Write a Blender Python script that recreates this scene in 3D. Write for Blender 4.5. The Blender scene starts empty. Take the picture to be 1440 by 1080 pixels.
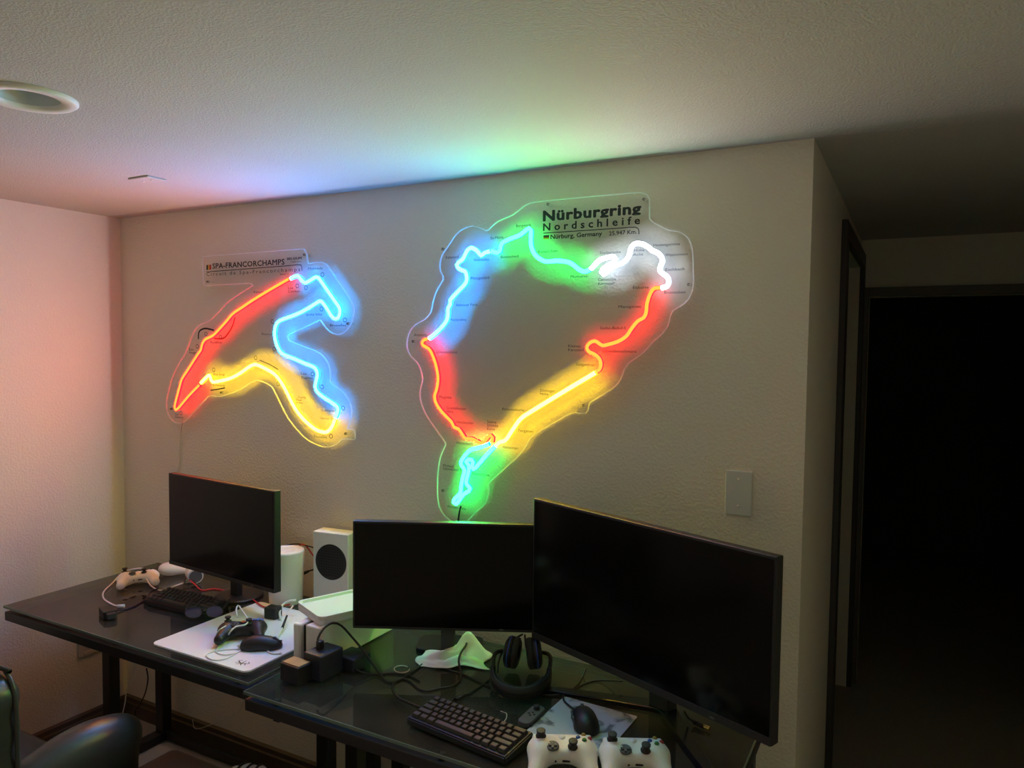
import bpy, bmesh, math, random
import numpy as np
from mathutils import Vector, Matrix
from mathutils.geometry import tessellate_polygon

random.seed(7)
SC = bpy.context.scene
COL = SC.collection

# ------------------------------------------------------------------ camera
CAM = np.array([3.1645, -2.1243, 1.715])
F_PX, YAW, PITCH, ROLL = 1043.46, -0.495809, -0.0492933, 0.0108286
FW = np.array([math.sin(YAW) * math.cos(PITCH), math.cos(YAW) * math.cos(PITCH), math.sin(PITCH)])
_r0 = np.array([math.cos(YAW), -math.sin(YAW), 0.0]); _u0 = np.cross(_r0, FW)
RT = math.cos(ROLL) * _r0 + math.sin(ROLL) * _u0
UP = -math.sin(ROLL) * _r0 + math.cos(ROLL) * _u0
cd = bpy.data.cameras.new('camera'); cam = bpy.data.objects.new('camera', cd); COL.objects.link(cam)
cd.sensor_fit = 'HORIZONTAL'; cd.sensor_width = 36.0; cd.lens = 36.0 * F_PX / 1440.0
cd.clip_start = 0.02; cd.clip_end = 60
M = Matrix(((RT[0], UP[0], -FW[0], CAM[0]), (RT[1], UP[1], -FW[1], CAM[1]), (RT[2], UP[2], -FW[2], CAM[2]), (0, 0, 0, 1)))
cam.matrix_world = M
SC.camera = cam

# ------------------------------------------------------------------ world, exposure (the only lamps are the two neon signs)
w = bpy.data.worlds.new('world'); SC.world = w; w.use_nodes = True
w.node_tree.nodes['Background'].inputs[0].default_value = (0.5, 0.5, 0.55, 1)
w.node_tree.nodes['Background'].inputs[1].default_value = 0.0
SC.view_settings.view_transform = 'Standard'
SC.view_settings.look = 'None'
SC.view_settings.gamma = 1.0
SC.view_settings.exposure = 2.15
SC.view_settings.use_curve_mapping = False
NEON_FRONT, NEON_SIDE = 38.0, 3.6

def at(px, py, ax, val):
    """point where the ray through photo pixel (px,py) meets the plane axis=val"""
    d = FW * F_PX + RT * (px - 720.0) - UP * (py - 540.0)
    t = (val - CAM[ax]) / d[ax]
    return CAM + d * t

# ------------------------------------------------------------------ materials
MATS = {}
def nmat(name):
    m = bpy.data.materials.new(name); m.use_nodes = True
    nt = m.node_tree
    return m, nt, nt.nodes['Principled BSDF']
def mat(name, col, rough=0.5, metal=0.0, noise=0.0, nscale=40.0, bump=0.0, bscale=200.0, spec=0.5, coat=0.0, bdist=0.002, alpha=None, sheen=0.0):
    if name in MATS: return MATS[name]
    m, nt, b = nmat(name)
    b.inputs['Base Color'].default_value = (*col, 1); b.inputs['Roughness'].default_value = rough
    b.inputs['Metallic'].default_value = metal; b.inputs['Specular IOR Level'].default_value = spec
    b.inputs['Coat Weight'].default_value = coat
    b.inputs['Sheen Weight'].default_value = sheen
    tc = nt.nodes.new('ShaderNodeTexCoord')
    if noise > 0:
        n = nt.nodes.new('ShaderNodeTexNoise'); n.inputs['Scale'].default_value = nscale; n.inputs['Detail'].default_value = 4
        nt.links.new(tc.outputs['Object'], n.inputs['Vector'])
        mx = nt.nodes.new('ShaderNodeMix'); mx.data_type = 'RGBA'
        mx.inputs[6].default_value = (*[c * (1 - noise) for c in col], 1); mx.inputs[7].default_value = (*[min(1, c * (1 + noise)) for c in col], 1)
        nt.links.new(n.outputs['Fac'], mx.inputs[0]); nt.links.new(mx.outputs[2], b.inputs['Base Color'])
    if bump > 0:
        n2 = nt.nodes.new('ShaderNodeTexNoise'); n2.inputs['Scale'].default_value = bscale; n2.inputs['Detail'].default_value = 3
        nt.links.new(tc.outputs['Object'], n2.inputs['Vector'])
        bp = nt.nodes.new('ShaderNodeBump'); bp.inputs['Strength'].default_value = bump; bp.inputs['Distance'].default_value = bdist
        nt.links.new(n2.outputs['Fac'], bp.inputs['Height']); nt.links.new(bp.outputs['Normal'], b.inputs['Normal'])
    MATS[name] = m
    return m
def neon(name, col, strength):
    m = bpy.data.materials.new(name); m.use_nodes = True; nt = m.node_tree; nt.nodes.clear()
    e = nt.nodes.new('ShaderNodeEmission'); e.inputs[0].default_value = (*col, 1); e.inputs[1].default_value = strength
    o = nt.nodes.new('ShaderNodeOutputMaterial'); nt.links.new(e.outputs[0], o.inputs[0])
    MATS[name] = m
    return m
def clear_mat(name, tint, rough=0.02, ior=1.45, dust_lift=0.0):
    m = bpy.data.materials.new(name); m.use_nodes = True; nt = m.node_tree; nt.nodes.clear()
    t = nt.nodes.new('ShaderNodeBsdfTransparent'); t.inputs[0].default_value = (*tint, 1)
    g = nt.nodes.new('ShaderNodeBsdfGlossy'); g.inputs['Roughness'].default_value = rough
    fr = nt.nodes.new('ShaderNodeFresnel'); fr.inputs[0].default_value = ior
    mx = nt.nodes.new('ShaderNodeMixShader'); o = nt.nodes.new('ShaderNodeOutputMaterial')
    nt.links.new(fr.outputs[0], mx.inputs[0]); nt.links.new(t.outputs[0], mx.inputs[1]); nt.links.new(g.outputs[0], mx.inputs[2])
    last = mx
    if dust_lift > 0:             # thin uneven dusty film, its pale haze also brightening the dark glass
        df = nt.nodes.new('ShaderNodeBsdfDiffuse'); df.inputs[0].default_value = (.55, .52, .45, 1)
        tc = nt.nodes.new('ShaderNodeTexCoord'); nz = nt.nodes.new('ShaderNodeTexNoise'); nz.inputs['Scale'].default_value = 9; nz.inputs['Detail'].default_value = 6
        nt.links.new(tc.outputs['Object'], nz.inputs['Vector'])
        mr = nt.nodes.new('ShaderNodeMapRange'); mr.inputs[1].default_value = .3; mr.inputs[2].default_value = .75; mr.inputs[3].default_value = dust_lift * .5; mr.inputs[4].default_value = dust_lift * 1.8
        nt.links.new(nz.outputs['Fac'], mr.inputs[0])
        m2 = nt.nodes.new('ShaderNodeMixShader'); nt.links.new(mr.outputs[0], m2.inputs[0]); nt.links.new(mx.outputs[0], m2.inputs[1]); nt.links.new(df.outputs[0], m2.inputs[2])
        last = m2
    nt.links.new(last.outputs[0], o.inputs[0])
    MATS[name] = m
    return m
def edge_mat(name):
    m = bpy.data.materials.new(name); m.use_nodes = True; nt = m.node_tree; nt.nodes.clear()
    d = nt.nodes.new('ShaderNodeBsdfDiffuse'); d.inputs[0].default_value = (.95, .97, .97, 1)
    t = nt.nodes.new('ShaderNodeBsdfTranslucent'); t.inputs[0].default_value = (.95, .97, .97, 1)
    mx = nt.nodes.new('ShaderNodeMixShader'); mx.inputs[0].default_value = .6; o = nt.nodes.new('ShaderNodeOutputMaterial')
    nt.links.new(d.outputs[0], mx.inputs[1]); nt.links.new(t.outputs[0], mx.inputs[2]); nt.links.new(mx.outputs[0], o.inputs[0])
    MATS[name] = m
    return m
def plaster(name, col, scale, strength, dist):
    m, nt, b = nmat(name)
    b.inputs['Roughness'].default_value = .75; b.inputs['Specular IOR Level'].default_value = .25
    tc = nt.nodes.new('ShaderNodeTexCoord')
    n = nt.nodes.new('ShaderNodeTexNoise'); n.inputs['Scale'].default_value = scale; n.inputs['Detail'].default_value = 3; n.inputs['Roughness'].default_value = .45
    nt.links.new(tc.outputs['Object'], n.inputs['Vector'])
    cr = nt.nodes.new('ShaderNodeValToRGB'); cr.color_ramp.elements[0].position = .42; cr.color_ramp.elements[1].position = .62
    nt.links.new(n.outputs['Fac'], cr.inputs[0])
    bp = nt.nodes.new('ShaderNodeBump'); bp.inputs['Strength'].default_value = strength; bp.inputs['Distance'].default_value = dist
    nt.links.new(cr.outputs[0], bp.inputs['Height']); nt.links.new(bp.outputs['Normal'], b.inputs['Normal'])
    n2 = nt.nodes.new('ShaderNodeTexNoise'); n2.inputs['Scale'].default_value = 3; nt.links.new(tc.outputs['Object'], n2.inputs['Vector'])
    mx = nt.nodes.new('ShaderNodeMix'); mx.data_type = 'RGBA'
    mx.inputs[6].default_value = (*[c * .96 for c in col], 1); mx.inputs[7].default_value = (*[min(1, c * 1.04) for c in col], 1)
    nt.links.new(n2.outputs['Fac'], mx.inputs[0]); nt.links.new(mx.outputs[2], b.inputs['Base Color'])
    MATS[name] = m
    return m

WALL = plaster('wall_paint', (.80, .75, .63), 110, .34, .003)
CEIL = plaster('ceiling_paint', (.535, .535, .505), 190, .30, .0025)
CARPET = mat('dark_carpet', (.46, .41, .35), .95, noise=.3, nscale=150, bump=.15, bscale=400)
TRIMB = mat('baseboard_wood', (.09, .065, .045), .5, noise=.25, nscale=12)
DOORM = mat('dark_door', (.045, .04, .042), .5, noise=.2, nscale=8)
CASING = mat('door_casing', (.12, .105, .095), .5)
STEEL = mat('black_steel', (.012, .012, .013), .42, bump=.05, bscale=500)
GLASS = clear_mat('smoked_glass', (.88, .90, .83), .01, 1.5, dust_lift=.03)
GEDGE = mat('glass_edge', (.12, .17, .15), .15, spec=.6)
ACRYL = clear_mat('clear_acrylic', (.992, .995, .995), .03, 1.22)
AEDGE = edge_mat('acrylic_edge_glow')  # white colour stands in for light glowing out of the clear edge
PRINT = mat('black_print', (.008, .01, .011), .6)
PRED = mat('red_print', (.5, .02, .02), .6); PYEL = mat('yellow_print', (.7, .42, .02), .6)
BLKP = mat('black_plastic', (.012, .012, .013), .45, bump=.05, bscale=800)
BLKS = mat('black_satin', (.02, .02, .022), .55)
SCREEN = mat('dark_screen', (.0022, .0024, .0024), .14, spec=.22)
WHP = mat('white_plastic', (.78, .78, .76), .4)
WHM = mat('matte_white_plastic', (.82, .81, .78), .55)
CHROME = mat('screw_metal', (.75, .74, .70), .45, metal=.6)
BRASS = mat('brass', (.85, .6, .2), .25, metal=1.0)
LEATHER = mat('dark_leather', (.045, .05, .045), .36, noise=.15, nscale=20, bump=.12, bscale=130, bdist=.002)
REDC = mat('red_cable_rubber', (.55, .03, .04), .45)
BLKC = mat('black_cable_rubber', (.012, .012, .012), .5)
WHC = mat('white_cable_rubber', (.8, .79, .77), .45)
CLRC = mat('clear_cable_vinyl', (.6, .55, .48), .3)
GREYP = mat('grey_plastic', (.10, .105, .115), .5)

# ------------------------------------------------------------------ mesh helpers
def link(name, mesh, m=None, parent=None):
    o = bpy.data.objects.new(name, mesh); COL.objects.link(o)
    if m is not None and len(mesh.materials) == 0: mesh.materials.append(m)
    if parent is not None: o.parent = parent
    return o
def tag(o, label, cat, group=None):
    o['label'] = label; o['category'] = cat
    if group: o['group'] = group
    return o
def thing(name, label, cat, loc=(0, 0, 0), rz=0.0, group=None):
    o = bpy.data.objects.new(name, None); COL.objects.link(o); o.empty_display_size = .05
    o.location = loc; o.rotation_euler = (0, 0, rz)
    return tag(o, label, cat, group)
def struct(o): o['kind'] = 'structure'; return o
def pyd(name, v, f, smooth=False):
    me = bpy.data.meshes.new(name); me.from_pydata([tuple(map(float, a)) for a in v], [], f); me.update()
    if smooth:
        me.polygons.foreach_set('use_smooth', [True] * len(me.polygons))
    return me
def bm_mesh(name, bm, smooth=False):
    me = bpy.data.meshes.new(name); bm.normal_update(); bm.to_mesh(me); bm.free()
    if smooth: me.polygons.foreach_set('use_smooth', [True] * len(me.polygons))
    return me
def boxes(name, lst, bev=0.0, seg=2, smooth=False):
    """several axis boxes (x0,x1,y0,y1,z0,z1) of ONE piece in one mesh"""
    bm = bmesh.new()
    for x0, x1, y0, y1, z0, z1 in lst:
        r = bmesh.ops.create_cube(bm, size=1.0)
        bmesh.ops.scale(bm, vec=(x1 - x0, y1 - y0, z1 - z0), verts=r['verts'])
        bmesh.ops.translate(bm, vec=((x0 + x1) / 2, (y0 + y1) / 2, (z0 + z1) / 2), verts=r['verts'])
    if bev > 0:
        bmesh.ops.bevel(bm, geom=list(bm.edges), offset=bev, segments=seg, profile=.5, affect='EDGES')
    return bm_mesh(name, bm, smooth)
def cyl(name, p0, p1, r0, r1=None, n=20, smooth=True, cap=True):
    p0 = np.array(p0, float); p1 = np.array(p1, float); r1 = r0 if r1 is None else r1
    d = p1 - p0; d /= np.linalg.norm(d); a = np.cross(d, (0, 0, 1.0))
    if np.linalg.norm(a) < 1e-4: a = np.array((1.0, 0, 0))
    a /= np.linalg.norm(a); b = np.cross(d, a)
    v = []; f = []
    for p, r in ((p0, r0), (p1, r1)):
        for i in range(n):
            t = 2 * math.pi * i / n; v.append(p + r * (math.cos(t) * a + math.sin(t) * b))
    for i in range(n): f.append((i, (i + 1) % n, n + (i + 1) % n, n + i))
    if cap: f.append(tuple(range(n))[::-1]); f.append(tuple(range(n, 2 * n)))
    me = pyd(name, v, f)
    if smooth: me.polygons.foreach_set('use_smooth', [len(p.vertices) == 4 for p in me.polygons])
    return me
def lathe(name, prof, n=32, smooth=True):
    """profile of (radius, z), revolved about z"""
    v = []; f = []; k = len(prof)
    for i in range(n):
        t = 2 * math.pi * i / n
        for r, z in prof: v.append((r * math.cos(t), r * math.sin(t), z))
    for i in range(n):
        j = (i + 1) % n
        for q in range(k - 1): f.append((i * k + q, j * k + q, j * k + q + 1, i * k + q + 1))
    me = pyd(name, v, f, smooth)
    bm = bmesh.new(); bm.from_mesh(me); bmesh.ops.remove_doubles(bm, verts=bm.verts, dist=1e-6); bmesh.ops.recalc_face_normals(bm, faces=bm.faces); bm.to_mesh(me); bm.free()
    return me
def spline(pts, step=.01, closed=False):
    """centripetal-ish Catmull-Rom resampling"""
    P = [np.array(p, float) for p in pts]; out = []; n = len(P)
    rng = range(n if closed else n - 1)
    for i in rng:
        p1, p2 = P[i], P[(i + 1) % n]
        p0 = P[i - 1] if (i > 0 or closed) else 2 * p1 - p2
        p3 = P[(i + 2) % n] if (i + 2 < n or closed) else 2 * p2 - p1
        k = max(1, int(np.linalg.norm(p2 - p1) / step))
        for j in range(k):
            t = j / k; t2 = t * t; t3 = t2 * t
            out.append(.5 * (2 * p1 + (p2 - p0) * t + (2 * p0 - 5 * p1 + 4 * p2 - p3) * t2 + (3 * p1 - p0 - 3 * p2 + p3) * t3))
    if not closed: out.append(P[-1])
    return out
def tube(name, pts, r, n=8, step=.012, closed=False, smooth_path=True):
    S = spline(pts, step, closed) if smooth_path else [np.array(p, float) for p in pts]
    k = len(S); v = []; f = []
    up = np.array((0, 0, 1.0)); prev = None
    for i in range(k):
        a = S[(i - 1) % k] if (i > 0 or closed) else S[i]; b = S[(i + 1) % k] if (i < k - 1 or closed) else S[i]
        t = b - a; t /= (np.linalg.norm(t) + 1e-12)
        s = np.cross(t, up) if prev is None else prev - t * (prev @ t)
        if np.linalg.norm(s) < 1e-5: s = np.cross(t, (1.0, 0, 0))
        s /= np.linalg.norm(s); prev = s; u = np.cross(t, s)
        for j in range(n):
            q = 2 * math.pi * j / n; v.append(S[i] + r * (math.cos(q) * s + math.sin(q) * u))
    for i in range(k if closed else k - 1):
        for j in range(n):
            a = i * n + j; b = i * n + (j + 1) % n; c = ((i + 1) % k) * n
            f.append((a, c + j, c + (j + 1) % n, b))
    if not closed: f.append(tuple(range(n))); f.append(tuple(range((k - 1) * n, k * n))[::-1])
    return pyd(name, v, f, True)
def surfnet(name, fn, lo, hi, h):
    """smooth mesh of the zero set of a distance function (surface nets)"""
    lo = np.array(lo, float); hi = np.array(hi, float); n = np.ceil((hi - lo) / h).astype(int) + 1
    g = [lo[i] + h * np.arange(n[i]) for i in range(3)]
    X, Y, Z = np.meshgrid(*g, indexing='ij'); D = fn(X, Y, Z); neg = D < 0
    acc = np.zeros(tuple(n - 1) + (3,)); cnt = np.zeros(tuple(n - 1))
    G = np.stack((X, Y, Z), -1)
    cs = [(a, b, c) for a in (0, 1) for b in (0, 1) for c in (0, 1)]
    sl = lambda c: tuple(slice(c[i], n[i] - 1 + c[i]) for i in range(3))
    for i in range(8):
        for j in range(i + 1, 8):
            if sum(abs(cs[i][q] - cs[j][q]) for q in range(3)) != 1: continue
            a, b = D[sl(cs[i])], D[sl(cs[j])]; m = (a < 0) != (b < 0)
            t = np.where(m, a / np.where(m, a - b, 1), 0)[..., None]
            p = G[sl(cs[i])] * (1 - t) + G[sl(cs[j])] * t
            acc += np.where(m[..., None], p, 0); cnt += m
    idx = -np.ones(cnt.shape, int); act = cnt > 0; idx[act] = np.arange(act.sum())
    v = acc[act] / cnt[act][:, None]; f = []
    for ax in range(3):
        o = [q for q in range(3) if q != ax]
        s0 = [slice(1, n[q] - 1) for q in range(3)]; s0[ax] = slice(0, n[ax] - 1); s1 = list(s0); s1[ax] = slice(1, n[ax])
        a, b = neg[tuple(s0)], neg[tuple(s1)]
        for I in np.argwhere(a != b):
            c = I.copy()
            for q in o: c[q] += 1
            def id_(d0, d1):
                e = c.copy(); e[o[0]] -= d0; e[o[1]] -= d1; return int(idx[tuple(e)])
            q4 = [id_(0, 0), id_(1, 0), id_(1, 1), id_(0, 1)]
            if min(q4) < 0: continue
            flip = a[tuple(I)] if ax != 1 else not a[tuple(I)]
            f.append(tuple(q4[::-1]) if not flip else tuple(q4))
    me = pyd(name, v, f, True)
    bm = bmesh.new(); bm.from_mesh(me); bmesh.ops.recalc_face_normals(bm, faces=bm.faces); bm.to_mesh(me); bm.free()
    return me
def smin(a, b, k):
    h = np.clip(.5 + .5 * (b - a) / k, 0, 1); return b * (1 - h) + a * h - k * h * (1 - h)
def smax(a, b, k): return -smin(-a, -b, k)
def rbox(X, Y, Z, c, s, r):
    q = [np.abs(A - c[i]) - (s[i] - r) for i, A in enumerate((X, Y, Z))]
    return np.sqrt(sum(np.maximum(a, 0) ** 2 for a in q)) + np.minimum(np.maximum(np.maximum(q[0], q[1]), q[2]), 0) - r
def capsule(X, Y, Z, a, b, r0, r1):
    a = np.array(a, float); b = np.array(b, float); d = b - a
    t = np.clip(((X - a[0]) * d[0] + (Y - a[1]) * d[1] + (Z - a[2]) * d[2]) / (d @ d), 0, 1)
    return np.sqrt((X - a[0] - t * d[0]) ** 2 + (Y - a[1] - t * d[1]) ** 2 + (Z - a[2] - t * d[2]) ** 2) - (r0 + (r1 - r0) * t)
def ellip(X, Y, Z, c, s):
    k = np.sqrt(((X - c[0]) / s[0]) ** 2 + ((Y - c[1]) / s[1]) ** 2 + ((Z - c[2]) / s[2]) ** 2)
    return (k - 1) * min(s)
def plate(name, pts, z0, z1, bev=0.0):
    """extruded polygon in xy"""
    bm = bmesh.new(); vs = [bm.verts.new((p[0], p[1], z0)) for p in pts]
    fc = bm.faces.new(vs); r = bmesh.ops.extrude_face_region(bm, geom=[fc])
    for q in r['geom']:
        if isinstance(q, bmesh.types.BMVert): q.co.z = z1
    bmesh.ops.recalc_face_normals(bm, faces=bm.faces)
    if bev > 0:
        ed = [e for e in bm.edges if abs(e.verts[0].co.z - e.verts[1].co.z) < 1e-7]
        bmesh.ops.bevel(bm, geom=ed, offset=bev, segments=2, profile=.5, affect='EDGES')
    return bm_mesh(name, bm)
def rrect(cx, cy, w, d, r, n=6):
    out = []
    for sx, sy, a0 in ((1, 1, 0), (-1, 1, 90), (-1, -1, 180), (1, -1, 270)):
        for i in range(n + 1):
            t = math.radians(a0 + 90 * i / n)
            out.append((cx + sx * (w / 2 - r) + r * math.cos(t), cy + sy * (d / 2 - r) + r * math.sin(t)))
    return out
def join(name, meshes):
    bm = bmesh.new()
    for me in meshes: bm.from_mesh(me)
    for me in meshes: bpy.data.meshes.remove(me)
    return bm_mesh(name, bm)
def copy_tree(o, parent=None):
    c = o.copy(); COL.objects.link(c); c.parent = parent
    for ch in list(o.children): copy_tree(ch, c)
    return c
def text_mesh(s, p_left, p_right, cap_px, plane_y, bold=0.0, track=1.0, squash=1.0):
    """text print on a wall-parallel plane; baseline ends given as photo pixels on that plane"""
    A = at(*p_left, 1, plane_y); B = at(*p_right, 1, plane_y)
    hp = at(p_left[0], p_left[1] - cap_px, 1, plane_y)[2] - A[2]
    cu = bpy.data.curves.new('t', 'FONT'); cu.body = s; cu.size = 1.0; cu.space_character = track; cu.resolution_u = 2
    o = bpy.data.objects.new('t', cu); COL.objects.link(o)
    dg = bpy.context.evaluated_depsgraph_get()
    me = bpy.data.meshes.new_from_object(o.evaluated_get(dg))
    bpy.data.objects.remove(o); bpy.data.curves.remove(cu)
    co = np.empty(len(me.vertices) * 3); me.vertices.foreach_get('co', co); co = co.reshape(-1, 3)
    x0, x1 = co[:, 0].min(), co[:, 0].max()
    co[:, 1] = np.where(co[:, 1] < 0, co[:, 1] * squash, co[:, 1])     # short descenders
    z = .5 * (A[2] + B[2])
    new = np.stack((A[0] + (co[:, 0] - x0) / (x1 - x0) * (B[0] - A[0]), np.full(len(co), plane_y), z + co[:, 1] / .69 * hp), -1)
    me.vertices.foreach_set('co', new.ravel()); me.update()
    me.materials.clear()
    if bold > .015:          # heavier weight: the same outlines printed again a hair apart
        bw = bold * hp / .69; bm = bmesh.new()
        for dx, dz, dy in ((0, 0, 0), (bw, 0, .00004), (-bw, 0, .00008), (0, bw * .8, .00012), (0, -bw * .8, .00016), (bw * .7, bw * .6, .0002), (-bw * .7, -bw * .6, .00024), (bw * .7, -bw * .6, .00028), (-bw * .7, bw * .6, .00032)):
            m2 = me.copy(); m2.transform(Matrix.Translation((dx, -dy, dz))); bm.from_mesh(m2); bpy.data.meshes.remove(m2)
        bm.to_mesh(me); bm.free()
    return me

# ------------------------------------------------------------------ the room
HC = 2.275; XR = 2.914; YF = 2.044; XH = 3.80; YB = -2.60
def wall(name, b, m=WALL): return struct(link(name, boxes(name, [b]), m))
wall('floor', (-.15, 6.5, YB - .15, 5.2, -.1, 0), CARPET)
LAMP_AT = (1.363, -1.135)
def ceiling_mesh():
    o_ = [Vector((-.15, YB - .15, 0)), Vector((6.5, YB - .15, 0)), Vector((6.5, 5.2, 0)), Vector((-.15, 5.2, 0))]
    h_ = [Vector((LAMP_AT[0] + .069 * math.cos(2 * math.pi * i / 48), LAMP_AT[1] + .069 * math.sin(2 * math.pi * i / 48), 0)) for i in range(48)]
    allv = o_ + h_; tri = tessellate_polygon([o_, h_]); n = len(allv)
    v = [(a.x, a.y, HC) for a in allv] + [(a.x, a.y, HC + .1) for a in allv]
    f = [tuple(t) for t in tri] + [tuple(n + i for i in t[::-1]) for t in tri]
    for ring_, off in ((4, 0), (48, 4)):
        for i in range(ring_): a, b = off + i, off + (i + 1) % ring_; f.append((a, b, n + b, n + a))
    me = pyd('ceiling', v, f); bm = bmesh.new(); bm.from_mesh(me); bmesh.ops.recalc_face_normals(bm, faces=bm.faces); bm.to_mesh(me); bm.free()
    return me
struct(link('ceiling', ceiling_mesh(), CEIL))
wall('wall_back', (-.15, XR, 0, .12, 0, HC))
wall('wall_left', (-.15, 0, YB, 0, 0, HC))
wall('wall_front', (-.15, XH + .12, YB - .12, YB, 0, HC))
wall('wall_right', (XH, XH + .12, YB, YF, 0, HC))
# hall side wall with its door opening, and the end wall with an open doorway into a dark room
D0, D1, DT = .965, 1.965, 2.13
struct(link('wall_hall_side', boxes('w', [(XR - .12, XR, .12, D0, 0, HC), (XR - .12, XR, D1, YF, 0, HC), (XR - .12, XR, D0, D1, DT, HC)]), WALL))
E0, E1, ET = 2.955, 3.70, 1.99
struct(link('wall_hall_end', boxes('w', [(XR - .12, E0, YF, YF + .12, 0, HC), (E1, XH + .12, YF, YF + .12, 0, HC), (E0, E1, YF, YF + .12, ET, HC)]), WALL))
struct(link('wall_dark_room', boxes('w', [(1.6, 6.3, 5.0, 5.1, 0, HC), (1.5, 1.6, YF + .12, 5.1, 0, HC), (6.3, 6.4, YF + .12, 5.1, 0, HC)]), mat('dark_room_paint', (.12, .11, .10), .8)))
d = struct(link('door_1', boxes('d', [(XR - .09, XR - .05, D0, D1, .01, DT)], .002), DOORM))
for (a, b, c, e) in ((.10, .86, .25, .95), (.10, .86, 1.08, 1.95)):
    link('door_panel', boxes('p', [(XR - .052, XR - .044, D0 + a, D0 + b, c, e)], .006), DOORM, d)
link('door_knob', cyl('k', (XR - .05, D0 + .07, 1.0), (XR - .01, D0 + .07, 1.0), .022), CHROME, d)
struct(link('trim_1', boxes('t', [(XR, XR + .022, D0 - .08, D0, 0, DT + .07), (XR, XR + .022, D1, D1 + .078, 0, DT + .07), (XR, XR + .022, D0, D1, DT, DT + .07)], .003), DOORM))
struct(link('trim_2', boxes('t', [(XR + .001, E0, YF - .02, YF, 0, ET + .045), (E1, E1 + .06, YF - .02, YF, 0, ET + .045), (E0, E1, YF - .02, YF, ET, ET + .045)], .003), CASING))
def baseboard(name, pts_axis, a0, a1, face, sgn):
    # stepped wooden skirting, profile (out, up)
    prof = [(0, 0), (.016, 0), (.016, .058), (.012, .064), (.012, .083), (.004, .09), (0, .09)]
    v = []; f = []; n = len(prof)
    for a in (a0, a1):
        for o, z in prof: v.append((a, face + sgn * o, z) if pts_axis == 'x' else (face + sgn * o, a, z))
    for i in range(n): f.append((i, (i + 1) % n, n + (i + 1) % n, n + i))
    f += [tuple(range(n)), tuple(range(n, 2 * n))]
    me = pyd(name, v, f); bm = bmesh.new(); bm.from_mesh(me); bmesh.ops.recalc_face_normals(bm, faces=bm.faces); bm.to_mesh(me); bm.free()
    return struct(link(name, me, TRIMB))
baseboard('baseboard_back', 'x', 0, XR, 0, -1)
baseboard('baseboard_left', 'y', YB, 0, 0, 1)

# ------------------------------------------------------------------ neon signs
NEON = {'blue': (.004, .30, 1.0), 'green': (.0025, .85, .10), 'red': (1.0, .0065, .0008), 'yellow': (1.0, .66, .005), 'white': (.80, .86, 1.0)}
NEON_JACKET = {'blue': (.003, .21, 1.0), 'green': (.0025, .80, .13), 'red': (1.0, .004, .008), 'yellow': (1.0, .60, .003), 'white': (.52, .68, 1.0)}
GAIN = {'blue': 1.0, 'green': .8, 'red': .62, 'yellow': .85, 'white': .42}
JGAIN = {'blue': 1.05, 'green': .75, 'red': .62, 'yellow': .62, 'white': .30}
for k, c in NEON.items():
    neon('neon_' + k, c, NEON_FRONT * GAIN[k]); neon('neon_side_' + k, NEON_JACKET[k], NEON_SIDE * JGAIN[k])
YBD0, YBD1 = -.034, -.038      # acrylic sheet back / front
def flex(name, px, color, parent, half=.0062, height=.012):
    """LED neon flex: a swept strip with a bright dome and dimmer side walls, mounted on the sheet"""
    P = [at(x, y, 1, YBD1 - .006) for x, y in px]
    S = spline([(p[0], p[2], 0) for p in P], .006)
    S = [s[:2] for s in S]
    prof = [(-half, 0), (-half, .55), (-half * .86, .78), (-half * .5, .95), (0, 1.0), (half * .5, .95), (half * .86, .78), (half, .55), (half, 0)]
    n = len(prof); v = []; f = []; mi = []
    k = len(S)
    for i in range(k):
        t = S[min(i + 1, k - 1)] - S[max(i - 1, 0)]; t = t / (np.linalg.norm(t) + 1e-12); nn = np.array((-t[1], t[0]))
        for o, h in prof:
            q = S[i] + nn * o; v.append((q[0], YBD1 - .0002 - h * height, q[1]))
    for i in range(k - 1):
        for j in range(n):
            f.append((i * n + j, i * n + (j + 1) % n, (i + 1) * n + (j + 1) % n, (i + 1) * n + j))
            mi.append(0 if (2 <= j <= n - 4 or (color != 'red' and 1 <= j <= n - 3)) else 1)
    f += [tuple(range(n)), tuple(range((k - 1) * n, k * n))]; mi += [1, 1]
    me = pyd(name, v, f)
    bm = bmesh.new(); bm.from_mesh(me); bmesh.ops.recalc_face_normals(bm, faces=bm.faces); bm.to_mesh(me); bm.free()
    me.materials.append(MATS['neon_' + color]); me.materials.append(MATS['neon_side_' + color])
    me.polygons.foreach_set('material_index', mi)
    return link(name, me, None, parent)
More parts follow.
